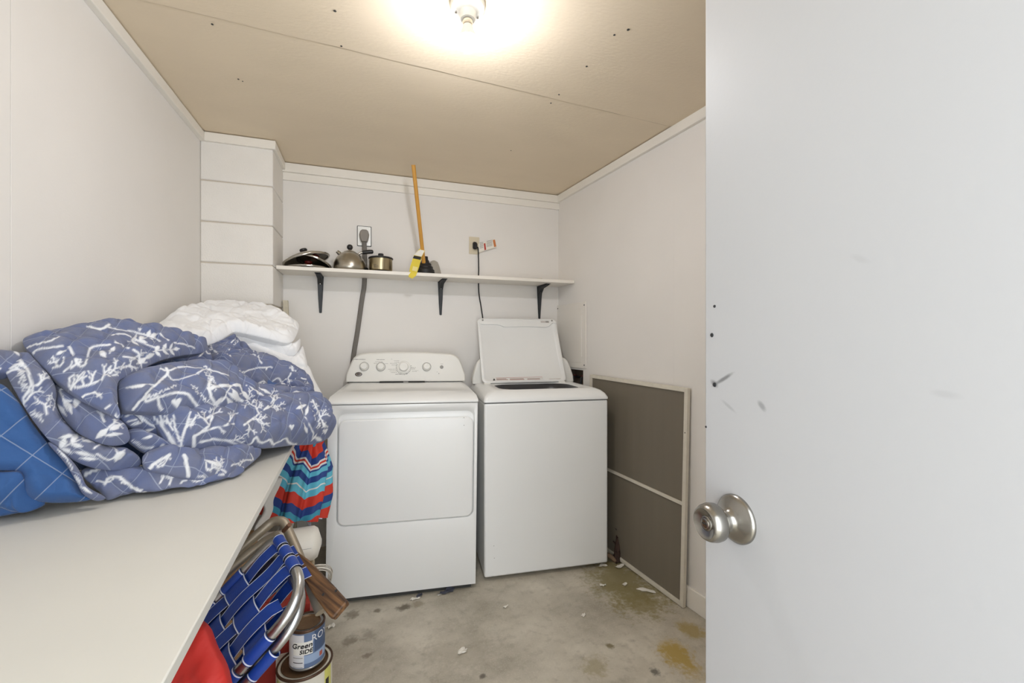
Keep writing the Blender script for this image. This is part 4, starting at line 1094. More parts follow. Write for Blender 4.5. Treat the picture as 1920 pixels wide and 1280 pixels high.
# crown with its hanging corner
o = [(42,644,.985),(55,628,1.01),(100,619,1.07),(150,609,1.12),(185,604,1.16),(230,601,1.21),(280,612,1.25),(330,628,1.33),(372,640,1.39),(389,650,1.40),(380,661,1.36),(338,667,1.27),(300,675,1.17),(256,697,1.07),(224,713,1.02),(223,745,.985),(226,780,.965),(218,786,.96),(205,772,.958),(185,762,.955),(153,748,.955),(112,718,.955),(85,690,.955),(64,666,.96)]
s = coral(128,735,.9,26,2.6,2,rg,.3)
s += poly([(132,722),(145,726),(165,722),(185,714),(205,704),(219,702)], 2.6, 2.0) + coral(170,721,1.3,16,1.8,2,rg,.8) + coral(190,712,.9,15,1.8,3,rg,.7) + coral(204,704,1.2,18,1.8,3,rg,.6) + coral(160,724,2.2,16,1.6,2,rg,.7) + poly([(132,722),(131,708),(140,702),(150,707)], 1.9, 1.4)
s += poly([(152,746),(160,740),(175,735),(188,738)], 2.4, 1.4) + coral(176,735,-.6,10,1.5,2,rg)
s += poly([(98,690),(112,686),(120,678),(119,670)], 2, 1.4) + coral(110,686,2.6,10,1.6,3,rg) + coral(134,690,.7,12,1.6,3,rg) + coral(120,696,.5,14,1.6,2,rg)
s += wavy([(130,650),(140,670),(148,684),(158,684),(165,668),(168,655),(180,648),(205,646)], 2.2, rg)
s += wavy([(50,652),(66,646),(90,640),(112,630)], 2.0, rg) + wavy([(58,668),(70,655),(95,652),(118,648)], 2.0, rg) + leaf(106,664,.4,18,4) + leaf(188,655,-1.0,18,5.5) + leaf(205,662,.9,16,4.5)
s += coral(228,690,.3,16,1.8,3,rg,.7) + coral(232,668,.1,20,2,3,rg,.6) + sprig(240,640,.1,44,3,5,rg) + leaf(256,682,.55,22,7) + leaf(272,672,.5,20,6) + wavy([(214,640),(236,650),(258,660),(262,676)], 2.2, rg)
s += wavy([(200,612),(225,618),(250,622),(280,630),(300,640)], 1.8, rg) + wavy([(210,628),(235,626),(262,640),(290,652)], 1.8, rg) + sprig(285,660,.4,40,3,4.5,rg) + wavy([(300,625),(320,640),(345,645),(365,652)], 1.6, rg) + wavy([(165,612),(190,616),(205,608)], 2.5, rg) + leaf(175,618,.1,20,4) + heart(262,617,5)
s += poly([(222,756),(205,760),(196,768)],2,1.5) + leaf(214,776,-1.2,14,3.5)
C.lobe(o, 0.085, 0.04, seed=3, seg_px=s, wdir=1.35, wr=0.008, wsc=30, puff=0.012, quilt=0.06)
# left cascade
o = [(2,676,.925),(25,664,.945),(52,662,.965),(74,680,.962),(100,712,.958),(108,735,.956),(104,758,.955),(116,785,.96),(145,812,.968),(190,832,.985),(238,838,1.01),(262,856,1.03),(258,876,1.03),(218,882,.99),(170,876,.955),(128,856,.93),(98,830,.918),(72,800,.91),(50,768,.905),(30,735,.905),(14,705,.91)]
s = wavy([(14,690),(24,668),(40,678),(54,700),(58,722),(46,745),(44,762)], 2.4, rg) + dots(30,672,50,735,70,7,1.1,rg) + wavy([(20,690),(36,682),(48,690)], 2.6, rg) + wavy([(10,700),(30,692),(44,696)], 2.4, rg)
s += coral(48,752,.9,18,2.0,3,rg,.7) + coral(70,722,.8,16,2.2,3,rg) + coral(88,776,2.0,18,1.8,3,rg,.7) + coral(100,768,1.2,16,1.6,3,rg,.6) + coral(80,790,2.6,12,1.5,3,rg)
s += sprig(104,846,.55,66,3,6,rg) + leaf(140,846,-.25,40,5) + leaf(112,820,.2,30,5) + leaf(216,866,.9,30,9) + wavy([(176,840),(195,832),(220,846),(205,862),(180,850)], 1.4, rg) + leaf(150,858,-.1,34,4)
s += wavy([(120,790),(150,812),(176,830)], 1.0, rg)
C.lobe(o, 0.075, 0.03, seed=4, seg_px=s, wdir=-0.9, wr=0.008, wsc=18, puff=0.010)
# bulge with the leaf twig
o = [(100,728,.985),(118,722,.985),(152,748,.982),(195,768,.985),(222,784,.995),(238,800,1.005),(244,822,1.005),(232,834,.995),(200,834,.97),(160,820,.955),(128,796,.95),(108,764,.955)]
s = poly([(112,732),(120,748),(132,752),(148,742)],1.4) + leaf(118,742,-1.3,30,5) + leaf(126,752,-1.2,26,5.5) + leaf(140,764,1.2,26,6.5) + leaf(108,758,-.9,28,6) + leaf(112,730,.2,16,5) + leaf(180,822,.7,32,7) + leaf(196,816,.1,34,4.5) + coral(205,800,.8,14,2.0,3,rg,.7) + coral(196,790,2.2,14,2,2,rg) + leaf(206,806,.5,22,7)
C.lobe(o, 0.07, 0.035, seed=5, seg_px=s, wdir=-.7, wr=0.006)
# plain blue reverse side at the left
o = [(-60,716,.862),(-20,716,.885),(10,724,.90),(38,756,.905),(60,792,.912),(96,838,.925),(124,862,.94),(142,888,.945),(152,916,.94),(172,935,.945),(130,942,.93),(80,941,.90),(52,930,.885),(42,905,.88),(36,885,.88),(0,882,.865),(-60,880,.84)]
C.lobe(o, 0.05, 0.022, seed=6, plain=1.0, wdir=1.1, wr=0.006, wsc=9, quilt=0.085, puff=0.006)
o = [(-60,884,.84),(0,886,.86),(40,886,.875),(50,925,.88),(84,942,.905),(70,952,.91),(30,958,.905),(-20,965,.89),(-60,970,.88)]
C.lobe(o, 0.05, 0.025, seed=7, plain=1.0, wdir=0.1, wr=0.006, quilt=0.085)
# printed hem along the blue side
o = [(90,832,.915),(104,834,.918),(136,864,.93),(152,888,.938),(164,912,.94),(198,932,.955),(180,939,.945),(156,926,.93),(142,900,.925),(122,868,.92)]
s = leaf(108,842,-.8,26,4) + leaf(140,890,-1.0,24,6) + leaf(150,912,-.5,26,5) + wavy([(118,852),(130,868),(136,880)],2,rg)
C.lobe(o, 0.03, 0.014, seed=8, seg_px=s, puff=.002, wr=0.003)
# lower rolls lying on the bench
o = [(152,882,.975),(178,876,.985),(220,878,.995),(262,880,1.01),(300,888,1.03),(350,892,1.06),(400,884,1.10),(446,872,1.17),(458,880,1.19),(434,892,1.16),(385,904,1.10),(330,916,1.05),(262,924,1.02),(205,926,1.01),(178,916,.985)]
s = wavy([(196,908),(204,896),(222,894),(236,904),(256,918),(272,922)], 2.6, rg) + dots(225,900,265,920,40,3,1,rg) + wavy([(160,890),(175,882),(186,880)], 3, rg) + wavy([(180,902),(200,904),(212,898)], 1.3, rg) + coral(318,908,1.4,13,1.8,3,rg) + wavy([(340,905),(356,896),(370,902),(392,890)], 1.6, rg) + coral(300,905,.8,12,1.6,2,rg) + leaf(410,890,.2,22,3)
C.lobe(o, 0.075, 0.028, seed=9, seg_px=s, wdir=.1, wr=0.008, puff=0.010)
# crumpled layers in the middle
o = [(226,762,1.04),(262,770,1.08),(292,790,1.12),(312,828,1.12),(280,824,1.08),(248,802,1.04),(230,785,1.02)]
C.lobe(o, 0.05, 0.02, seed=10, seg_px=wavy([(236,780),(250,776),(266,790),(250,796)],2,rg)+leaf(262,812,.3,28,4)+wavy([(262,778),(276,792),(292,800)],2,rg)+wavy([(240,790),(256,786)],1.5,rg)+wavy([(246,796),(260,790)],1.5,rg), wr=0.007, wdir=.6, wsc=22)
o = [(240,806,1.03),(262,808,1.05),(290,826,1.08),(325,846,1.10),(318,856,1.09),(280,852,1.05),(256,838,1.03),(244,824,1.02)]
C.lobe(o, 0.05, 0.02, seed=11, seg_px=wavy([(250,826),(268,838),(286,838)],2,rg)+leaf(300,838,.6,22,4)+leaf(268,822,.3,26,3.5), wr=0.006, wdir=.6, wsc=22)
# bottom middle fold
o = [(270,852,1.02),(290,842,1.06),(330,842,1.10),(400,840,1.18),(450,838,1.25),(488,848,1.30),(470,870,1.24),(436,891,1.15),(392,900,1.09),(350,895,1.05),(308,887,1.03),(280,880,1.01),(270,868,1.01)]
s = wavy([(276,882),(286,872),(300,862),(318,852)], 3.2, rg, 3) + dots(296,874,318,856,40,5,1.2,rg) + wavy([(346,852),(350,870),(353,894)], 3.2, rg, 2) + leaf(384,862,-.3,34,5) + leaf(398,866,-.4,22,5) + wavy([(386,866),(388,880),(396,880),(398,868)], 1.4, rg) + coral(424,886,2.2,14,1.6,4,rg,.7) + coral(434,872,.5,12,1.4,3,rg) + wavy([(450,872),(460,862),(475,862),(470,850)], 1.4, rg) + wavy([(372,894),(380,892),(384,896)], 1.3, rg)
C.lobe(o, 0.085, 0.035, seed=12, seg_px=s, wdir=.2, wr=0.008, puff=0.010)
# long lower fold with the coral trees
o = [(268,772,1.09),(296,800,1.08),(308,828,1.075),(331,846,1.075),(366,842,1.11),(406,838,1.16),(452,840,1.23),(510,839,1.34),(556,834,1.46),(592,832,1.55),(616,820,1.61),(623,801,1.63),(613,774,1.64),(596,752,1.63),(578,738,1.62),(520,738,1.50),(450,745,1.36),(350,760,1.20)]
s = poly([(338,842),(322,822),(306,800),(296,788),(282,776)],3.6,2) + poly([(338,842),(344,812),(352,790),(357,772)],3.4,1.6) + poly([(336,826),(328,800),(326,778)],2.6,1.4) + poly([(306,800),(300,782),(296,768)],2.4,1.4) + coral(324,806,2.0,14,1.6,3,rg,.6) + coral(346,806,.9,12,1.5,3,rg)
s += poly([(363,838),(364,818),(378,810),(392,798),(398,782),(396,768)],4,1.8) + poly([(364,818),(358,796),(366,782),(378,772)],3,1.6) + poly([(378,810),(400,802),(424,797),(440,794)],2.6,1.6) + poly([(376,828),(400,822),(425,826),(446,834)],3.2,1.5) + coral(392,796,2.2,14,1.6,3,rg) + coral(424,797,.6,14,1.6,3,rg) + coral(384,786,.7,18,1.8,3,rg,.6) + coral(430,826,.3,13,1.5,3,rg) + coral(410,800,-.5,10,1.4,2,rg)
s += wavy([(310,830),(322,842),(334,846)],1.6,rg) + wavy([(316,810),(320,828),(336,842)],1.5,rg)
s += poly([(458,796),(478,782),(500,764),(515,748)],2.4,1.5) + coral(474,786,-.1,14,1.6,3,rg,.6) + coral(486,776,1.9,15,1.6,4,rg,.6) + coral(498,766,.2,15,1.6,4,rg,.6) + coral(508,756,.9,13,1.6,3,rg,.6) + coral(464,792,-.9,12,1.5,3,rg) + coral(480,784,-.7,14,1.4,3,rg)
s += wavy([(452,838),(466,834),(472,830),(480,820),(486,828),(494,830),(506,824),(512,832),(524,828),(536,822),(542,830),(556,834)],2.4,rg,3) + heart(547,800,9) + heart(610,808,9) 
s += poly([(582,840),(588,812),(580,796),(572,782),(566,768),(562,748)],1.3) + leaf(556,766,.4,20,5) + leaf(573,778,1.3,18,4) + leaf(576,812,1.9,20,4.5) + leaf(590,818,-.6,18,5) + leaf(584,826,.9,16,4) + dots(592,760,606,806,60,9,1.2,rg) + coral(597,790,1.4,14,1.4,3,rg) + wavy([(586,750),(596,770),(604,790),(614,800)],1.6,rg) + leaf(604,792,-1,12,3)
C.lobe(o, 0.13, 0.055, seed=13, seg_px=s, wdir=.3, wr=0.007, wsc=12, puff=0.011)
# upper fold with the starfish
o = [(222,718,1.03),(236,704,1.06),(262,694,1.11),(297,686,1.17),(337,681,1.24),(394,683,1.33),(429,695,1.38),(460,716,1.41),(510,727,1.50),(566,730,1.60),(588,744,1.62),(560,754,1.53),(505,760,1.42),(455,770,1.31),(412,777,1.22),(366,778,1.15),(308,774,1.08),(256,770,1.02),(230,764,1.00)]
s = wavy([(270,744),(286,726),(300,714),(314,700),(312,690)],2.6,rg) + wavy([(270,744),(276,752),(292,746),(318,738),(342,736),(356,742),(366,756),(382,770),(404,776),(410,768),(398,748),(392,726),(396,710)],2.8,rg) + dots(276,746,330,722,46,2,.9,rg) + dots(360,722,400,765,46,3,.9,rg) + wavy([(314,700),(324,712),(344,708),(372,700)],1.0,rg)
s += wavy([(250,768),(262,752),(280,740)],3,rg) + leaf(236,726,.1,52,5) + wavy([(296,742),(298,758),(304,768)],2.6,rg) + wavy([(300,690),(316,694),(340,688),(380,690)],1.6,rg) + heart(331,754,15,-.1)
s += dots(388,690,402,730,90,6,1.0,rg) + wavy([(392,728),(420,722),(450,722)],4,rg,3) + leaf(400,760,.6,30,8) + wavy([(366,702),(384,692),(404,696),(430,704)],1.4,rg)
s += poly([(422,746),(424,736),(432,726),(446,720),(462,722)],1.4) + leaf(424,744,-1.0,34,6.5) + leaf(426,736,-.5,40,7) + leaf(434,728,-.9,28,7) + leaf(448,722,-1.0,36,8) + leaf(468,724,-.6,34,5) + leaf(486,726,-.5,26,4) + coral(498,748,.9,12,1.6,3,rg,.7) + coral(470,756,1.6,14,1.5,3,rg,.7) + wavy([(540,742),(556,734),(572,738)],1.5,rg)
C.lobe(o, 0.10, 0.04, seed=14, seg_px=s, wdir=.5, wr=0.007, wsc=13, puff=0.011)
# pocket collar and the scrunched cloth at the back
o = [(328,660,1.42),(345,644,1.46),(378,642,1.50),(394,660,1.50),(398,684,1.48),(360,690,1.44),(336,680,1.40)]
C.lobe(o, 0.06, 0.02, seed=15, seg_px=scatter(o, 3, rg, 'cw', .7)+poly([(362,680),(378,664),(384,655)],1.6), wr=0.009, wdir=1.2, wsc=22)
o = [(382,662,1.56),(400,648,1.62),(430,641,1.70),(452,650,1.70),(484,668,1.70),(520,678,1.72),(552,690,1.73),(574,706,1.73),(588,730,1.71),(560,742,1.62),(505,740,1.56),(456,728,1.50),(425,708,1.48),(396,694,1.46)]
C.lobe(o, 0.09, 0.03, seed=16, seg_px=scatter(o, 12, rg, 'cdwcd', .8)+poly([(500,690),(494,720)],1.6)+wavy([(450,700),(480,690),(510,688)],1.3,rg), wr=0.015, wdir=.9, wsc=26)
o = [(396,660,1.55),(420,644,1.62),(446,648,1.64),(458,668,1.62),(470,700,1.58),(462,716,1.54),(440,708,1.51),(414,692,1.50)]
C.lobe(o, 0.07, 0.02, seed=17, seg_px=scatter(o, 6, rg, 'dwc', .7), wr=0.014, wdir=.7, wsc=34)
o = [(520,694,1.66),(546,690,1.68),(572,706,1.70),(590,735,1.68),(604,768,1.67),(598,780,1.65),(580,745,1.63),(556,732,1.62),(530,722,1.62)]
C.lobe(o, 0.06, 0.02, seed=18, seg_px=scatter(o, 7, rg, 'dwcd', .8), wr=0.010, wdir=1.0, wsc=30)
com = C.build('comforter', cloth_material('printed_quilt', (113, 118, 140), (56, 92, 146), (226, 228, 232), (176, 186, 206), 0.45))
tag(com, 'blue quilted comforter with white coral and leaf print heaped on the workbench', 'comforter')

Wq = Cloth()
kw = dict(quilt=0.11, puff=0.006)
Wq.lobe([(284,622,1.53),(300,604,1.62),(330,588,1.74),(366,577,1.90),(409,573,1.98),(467,577,2.06),(510,585,2.08),(548,598,2.05),(560,608,2.02),(556,628,1.92),(543,643,1.84),(510,636,1.78),(470,627,1.74),(440,622,1.72),(418,636,1.66),(389,648,1.60),(340,652,1.52),(300,644,1.48)], 0.07, 0.035, h=0.004, seed=31, wdir=0.9, wr=0.010, wsc=14, **kw)
Wq.lobe([(420,636,1.74),(445,624,1.80),(500,634,1.85),(545,642,1.88),(562,636,1.95),(561,654,1.90),(548,668,1.86),(520,660,1.82),(480,650,1.78),(440,645,1.74)], 0.06, 0.02, h=0.004, seed=32, wr=0.005, **kw)
Wq.lobe([(400,646,1.74),(450,644,1.78),(510,660,1.83),(548,668,1.86),(566,650,1.95),(572,664,1.92),(574,690,1.85),(540,690,1.82),(480,672,1.78),(430,665,1.74)], 0.06, 0.022, h=0.004, seed=33, wr=0.005, **kw)
Wq.lobe([(400,680,1.74),(470,672,1.80),(545,684,1.85),(576,684,1.88),(590,712,1.86),(606,742,1.84),(613,758,1.82),(600,772,1.80),(560,770,1.78),(500,766,1.76),(440,750,1.74),(400,720,1.72)], 0.10, 0.035, h=0.005, seed=34, wr=0.008, **kw)
Wq.lobe([(330,650,1.60),(420,640,1.76),(520,660,1.95),(575,700,2.0),(590,760,1.95),(520,775,1.88),(420,770,1.74),(360,740,1.60)], 0.16, 0.07, h=0.01, seed=35, **kw)
wq = Wq.build('white_quilt', cloth_material('white_quilt_cloth', (240, 241, 243), (240, 241, 243), (240, 241, 243), (226, 226, 226), 0.15, (0.985, 0.985, 0.985)))
tag(wq, 'folded white quilt stacked behind the blue comforter against the pillar', 'quilt')

# ================================================================ BESIDE AND UNDER THE BENCH
# folded striped beach umbrella
def stripe_material():
    m = bpy.data.materials.new('striped_canvas'); m.use_nodes = True
    nt = m.node_tree; N = nt.nodes; L = nt.links; b = N['Principled BSDF']; b.inputs['Roughness'].default_value = 0.7
    a = N.new('ShaderNodeAttribute'); a.attribute_name = 'along'
    r = N.new('ShaderNodeValToRGB'); r.color_ramp.interpolation = 'CONSTANT'
    T, Rd, NV, W, SK = (58, 142, 168), (196, 52, 34), (34, 62, 128), (214, 210, 206), (92, 176, 198)
    bands = [(0, Rd), (.07, NV), (.15, T), (.205, SK), (.22, T), (.30, Rd), (.40, NV), (.46, W), (.475, Rd), (.49, W), (.505, NV), (.52, SK), (.565, NV), (.62, SK), (.67, W), (.68, SK), (.74, Rd), (.83, NV), (.90, T), (.95, Rd)]
    cr = r.color_ramp
    while len(cr.elements) < len(bands): cr.elements.new(0.5)
    for e, (p, c) in zip(cr.elements, bands): e.position = p; e.color = lin(c)
    L.new(a.outputs['Fac'], r.inputs[0]); L.new(r.outputs[0], b.inputs['Base Color'])
    return m
ua, ub = Vector((-0.203, 2.035, 0.945)), Vector((-0.290, 1.965, 0.50))
UM = empty('beach_umbrella', (ub.x-0.10, ub.y-0.03, 0)); tag(UM, 'folded striped beach umbrella in red, navy and turquoise beside the dryer', 'umbrella')
UO = Vector(UM.location)
axis = (ua-ub); ul = axis.length; an = axis.normalized()
s1 = an.cross(Vector((0, 1, 0))).normalized(); s2 = an.cross(s1)
nr, ns = 60, 144; mb = MB(); rings = []; al = []
for i in range(nr+1):
    t = i/nr; R = float(np.interp(t, [0, .2, .45, .62, .73, .9, 1], [.125, .128, .112, .066, .034, .030, .022]))
    ring = []
    for k in range(ns):
        th = 2*math.pi*k/ns
        ph = th*8 + 0.9*math.sin(t*4.0) + 0.5*math.sin(th*2)
        tri = abs(((ph/(2*math.pi)) % 1)*2 - 1)
        rad = R*(0.66 + 0.44*tri) + 0.05*R*math.sin(th*23+t*9)
        ring.append(ub - UO + an*(t*ul) + (s1*math.cos(th+0.35*t) + s2*math.sin(th+0.35*t))*rad)
        al.append(min(.999, max(0, 1 - t + 0.07*(tri-0.5) + 0.05*math.sin(th*2+1))))
    rings.append(ring)
mb.loft(rings)
can = mb.build('canopy', stripe_material(), UM, smooth=55)
at_ = can.data.attributes.new('along', 'FLOAT', 'POINT'); at_.data.foreach_set('value', al)
MB().tube([Vector((0, 0, 0.001)), ub - UO + an*(ul+0.0)], 0.012, 12).build('pole', M_alu, UM)
for q, pts in enumerate(([(566,948,1.74),(570,960,1.74),(576,978,1.74),(582,985,1.74),(580,970,1.74),(574,952,1.74),(566,944,1.74),(562,948,1.74)], [(592,978,1.74),(584,966,1.74),(590,958,1.74),(598,962,1.74),(594,970,1.74),(604,972,1.74)])):
    MB().tube([p - UO for p in crom([at(*p) for p in pts], 5)], 0.0022, 8).build('tie_cord', mat('tie_cord', (190, 196, 214), 0.7), UM)
# thin plastic bag caught behind the bench edge
PBc = Cloth()
PBc.lobe([(486,975,1.52),(496,935,1.55),(503,908,1.57),(518,894,1.58),(529,896,1.58),(524,912,1.57),(514,936,1.56),(508,965,1.53),(470,1040,1.48),(430,1100,1.45),(420,1080,1.45)], 0.05, 0.02, h=0.006, seed=51, wr=0.012, wsc=30, wdir=.8, puff=0, clamp=False)
pbag = PBc.build('plastic_bag', mat('milky_plastic', (206, 204, 200), 0.3)); tag(pbag, 'crumpled white plastic bag hanging behind the bench edge', 'plastic bag')

# boxes on the floor
def carton(name, lo, hi, label, m, flapm=None):
    t = empty(name, ((lo[0]+hi[0])/2, (lo[1]+hi[1])/2, lo[2])); tag(t, label, 'box')
    i = inv(t); w = 0.004
    mb = MB()
    mb.box(lo, (hi[0], hi[1], lo[2]+w)); mb.box((lo[0], lo[1], lo[2]+w), (hi[0], lo[1]+w, hi[2])); mb.box((lo[0], hi[1]-w, lo[2]+w), (hi[0], hi[1], hi[2]))
    mb.box((lo[0], lo[1]+w, lo[2]+w), (lo[0]+w, hi[1]-w, hi[2])); mb.box((hi[0]-w, lo[1]+w, lo[2]+w), (hi[0], hi[1]-w, hi[2]))
    mb.build('body', m, t, M=i)
    my = (lo[1]+hi[1])/2
    for a, b in ((lo[1], my-0.001), (my+0.001, hi[1])):
        MB().box((lo[0], a, hi[2]), (hi[0], b, hi[2]+0.003)).build('flap', flapm or m, t, M=i)
    return t
carton('cardboard_box', (-0.72, 1.42, 0), (-0.36, 1.70, 0.56), 'tall brown cardboard box under the bench behind the lawn chair', M_card)
rb = carton('red_box', (-0.355, 1.625, 0), (-0.185, 1.735, 0.31), 'low red printed box on the floor behind the paint cans', mat('red_card', (150, 44, 36), 0.5, var=0.06))
MB().box((-0.02, -0.0565, 0.05), (0.05, -0.0553, 0.16)).build('label', M_paper, rb)
carton('storage_box', (-0.45, 1.745, 0), (-0.195, 1.865, 0.375), 'pale tan cardboard box beneath the white roll', mat('pale_card', (186, 168, 138), 0.85, var=0.08, vscale=12))
# white padded roll
ra, rbp = Vector((-0.44, 1.80, 0)), Vector((-0.165, 1.815, 0))
ra.z = rbp.z = 0.379 + 0.062
RL = empty('padded_roll', ((ra.x+rbp.x)/2, (ra.y+rbp.y)/2, 0.379)); tag(RL, 'white padded vinyl roll lying beside the dryer', 'roll')
off = Vector(RL.location); dirr = (rbp-ra).normalized()
NR = 20
def rrad(t): return 0.062*math.sqrt(max(0.02, 1-(max(0, abs(t-.5)*2-.78)/.22)**2))
MB().tube([ra + dirr*((rbp-ra).length*k/NR) - off for k in range(NR+1)], [rrad(k/NR) for k in range(NR+1)], 28).build('padding', mat('white_vinyl', (226, 222, 212), 0.4, bump=0.15, bscale=25), RL, smooth=60)
MB().tube([ra + dirr*0.02 - off + Vector((0.02, -0.061, 0.006)), rbp - dirr*0.03 - off + Vector((0, -0.0605, 0.006))], 0.0012, 6).build('seam', M_grey, RL)
# coil of wire
wc_ = at(598, 1052, 1.80)
WC = empty('wire_coil', (wc_.x, wc_.y, 0.25)); tag(WC, 'loose coil of pale wire beside the dryer on the red box', 'wire coil')
wc_ = on_y(597, 1060, 1.685); WC.location = (wc_.x, 1.685, 0.3135)
mb = MB(); pts = []
rgw = random.Random(9)
for k in range(240):
    a = k/240*2*math.pi*9; r = 0.042 + 0.006*math.sin(k*.13)
    pts.append(Vector((r*math.cos(a) + 0.004*math.sin(k*.7), 0.014*math.sin(k*.045), 0.05 + r*math.sin(a))))
MB().tube(pts, 0.0016, 6).build('wire', mat('pale_wire', (186, 180, 168), 0.4, 0.4), WC)

# paint cans
def curve_on(vs, R, ang0, z0, extra=0.0):
    out = []
    for v in vs:
        a = ang0 + v.x/R; out.append(Vector(((R+extra)*math.cos(a), (R+extra)*math.sin(a), z0 + v.y)))
    return out
def paint_can(loc, R, H, body, label, rz=0.0):
    t = empty('paint_can', loc, rz=rz); tag(t, label, 'paint can', 'stacked paint cans')
    MB().lathe([(0, 0.001), (R-0.004, 0.001), (R-0.002, 0.0), (R, 0.002), (R, 0.005), (R-0.0015, 0.006), (R-0.0015, H-0.007), (R, H-0.006), (R, H-0.002), (R-0.002, H), (R-0.004, H-0.001), (R-0.005, H-0.006), (R-0.012, H-0.007), (R-0.013, H-0.003)], 56).build('can_body', body, t, smooth=40)
    MB().lathe([(R-0.0135, H-0.002), (R-0.015, H-0.0015), (R-0.017, H-0.006), (R-0.02, H-0.007), (0, H-0.007)], 48).build('can_lid', mat('rusty_lid', (112, 88, 64), 0.5, 0.5, var=0.12, vscale=40), t, smooth=40)
    MB().lathe([(R+0.0005, H-0.0065), (R+0.0012, H-0.003), (R-0.001, H+0.0006), (R-0.0045, H), (R-0.005, H-0.004)], 56).build('can_rim', mat('rust_rim', (84, 62, 48), 0.5, 0.6, var=0.15, vscale=50), t, smooth=50)
    return t
def wrap(t, name, R, a0, a1, z0, z1, m, extra):
    n = 16; mb = MB()
    mb.loft([[Vector(((R+e)*math.cos(a0+(a1-a0)*k/n), (R+e)*math.sin(a0+(a1-a0)*k/n), z)) for z, e in ((z0, extra), (z1, extra), (z1, extra-0.0004), (z0, extra-0.0004))] for k in range(n+1)])
    return mb.build(name, m, t, smooth=40)
g = on_z(572, 1238, 0.19)
CB = Vector((g.x, g.y, 0))
GAL = paint_can(CB, 0.0825, 0.19, mat('can_white', (214, 210, 196), 0.45, var=0.03), 'large rusty-rimmed white paint can on the floor, the lower one')
ca0 = math.atan2(-CB.y, -CB.x)                            # direction of the camera seen from the can
wrap(GAL, 'yellow_band', 0.0825-0.0015, ca0+0.75, ca0+1.15, 0.01, 0.182, mat('label_yellow', (206, 204, 110), 0.5), 0.0006)
wrap(GAL, 'green_patch', 0.0825-0.0015, ca0-1.3, ca0-0.85, 0.02, 0.175, mat('label_green', (196, 204, 140), 0.5), 0.0006)
wrap(GAL, 'dark_emblem', 0.0825-0.0015, ca0+0.80, ca0+0.98, 0.09, 0.15, M_ink, 0.0012)
QU = paint_can(Vector((CB.x+0.006, CB.y+0.004, 0.1902)), 0.0535, 0.124, mat('can_silver', (170, 170, 168), 0.35, 0.7), 'small blue-labelled paint can marked Green Side, on top of the larger can')
RQ = 0.052
lw_ = mat('label_white', (220, 220, 222), 0.5); lb_ = mat('label_blue', (98, 118, 152), 0.5); lb2 = mat('label_lightblue', (150, 170, 200), 0.5); lb3 = mat('label_navy', (66, 84, 116), 0.5)
base = wrap(QU, 'label', RQ, ca0-1.5, ca0+1.7, 0.008, 0.115, lb_, 0.0005)
wrap(QU, 'label_navy_field', RQ, ca0+0.40, ca0+1.6, 0.05, 0.1145, lb3, 0.0009)
wrap(QU, 'label_white_field', RQ, ca0-1.4, ca0-0.18, 0.010, 0.112, lw_, 0.0009)
wrap(QU, 'label_pale_field', RQ, ca0-0.18, ca0+1.6, 0.022, 0.047, lb2, 0.0009)
wrap(QU, 'label_red_mark', RQ, ca0+0.72, ca0+0.95, 0.026, 0.040, mat('label_red', (170, 90, 76), 0.5), 0.0013)
wrap(QU, 'table_print', RQ, ca0-0.85, ca0-0.25, 0.0405, 0.0425, M_grey, 0.0013)
wrap(QU, 'table_print', RQ, ca0-0.85, ca0-0.25, 0.0255, 0.0275, M_ink, 0.0013)
wrap(QU, 'table_print', RQ, ca0-0.85, ca0-0.25, 0.0115, 0.013, M_grey, 0.0013)
note = wrap(QU, 'paper_note', RQ, ca0-0.82, ca0+0.30, 0.050, 0.090, mat('note_paper', (236, 234, 226), 0.7), 0.0015)
for body, size, ang, z, m in (('Green', 0.0215, -0.30, 0.078, M_ink), ('SIDE', 0.0175, -0.06, 0.060, M_ink)):
    vs_, fs_ = text_mesh(body, size)
    vs_ = [Vector((v.x*1.1 + v.y*0.15, v.y + v.x*0.03, 0)) for v in vs_]
    # thicken the strokes by stacking slightly shifted copies, like a marker
    mb = MB()
    for dx, dy in ((0, 0), (0.0009, 0.0003), (-0.0005, -0.0007), (0.0004, 0.0009)):
        mb.add(curve_on([v + Vector((dx, dy, 0)) for v in vs_], RQ, ca0+ang, z, 0.0021 + dx*0.1), fs_)
    mb.build('handwriting', m, QU, smooth=0)
vs_, fs_ = text_mesh('ROYAL', 0.031)
MB().add(curve_on([Vector((v.x*0.95, v.y, 0)) for v in vs_], RQ, ca0+1.12, 0.0945, 0.0016), fs_).build('lettering', lw_, QU, smooth=0)

# red bag under the bench
RB = Cloth()
RB.lobe([(378,1172,.72),(394,1215,.70),(422,1278,.68),(440,1400,.67),(450,1700,.69),(430,2030,.70),(250,2030,.70),(200,1700,.72),(205,1400,.74),(270,1240,.75),(340,1160,.74)], 0.045, 0.02, h=0.006, seed=61, wr=0.012, wsc=9, puff=0.006, quilt=0.2, clamp=False)
RB.V[0][:, 2] = np.maximum(RB.V[0][:, 2], 0.002)
rbag = RB.build('red_bag', mat('red_nylon', (176, 34, 26), 0.65)); tag(rbag, 'bright red nylon bag under the front of the bench', 'bag')

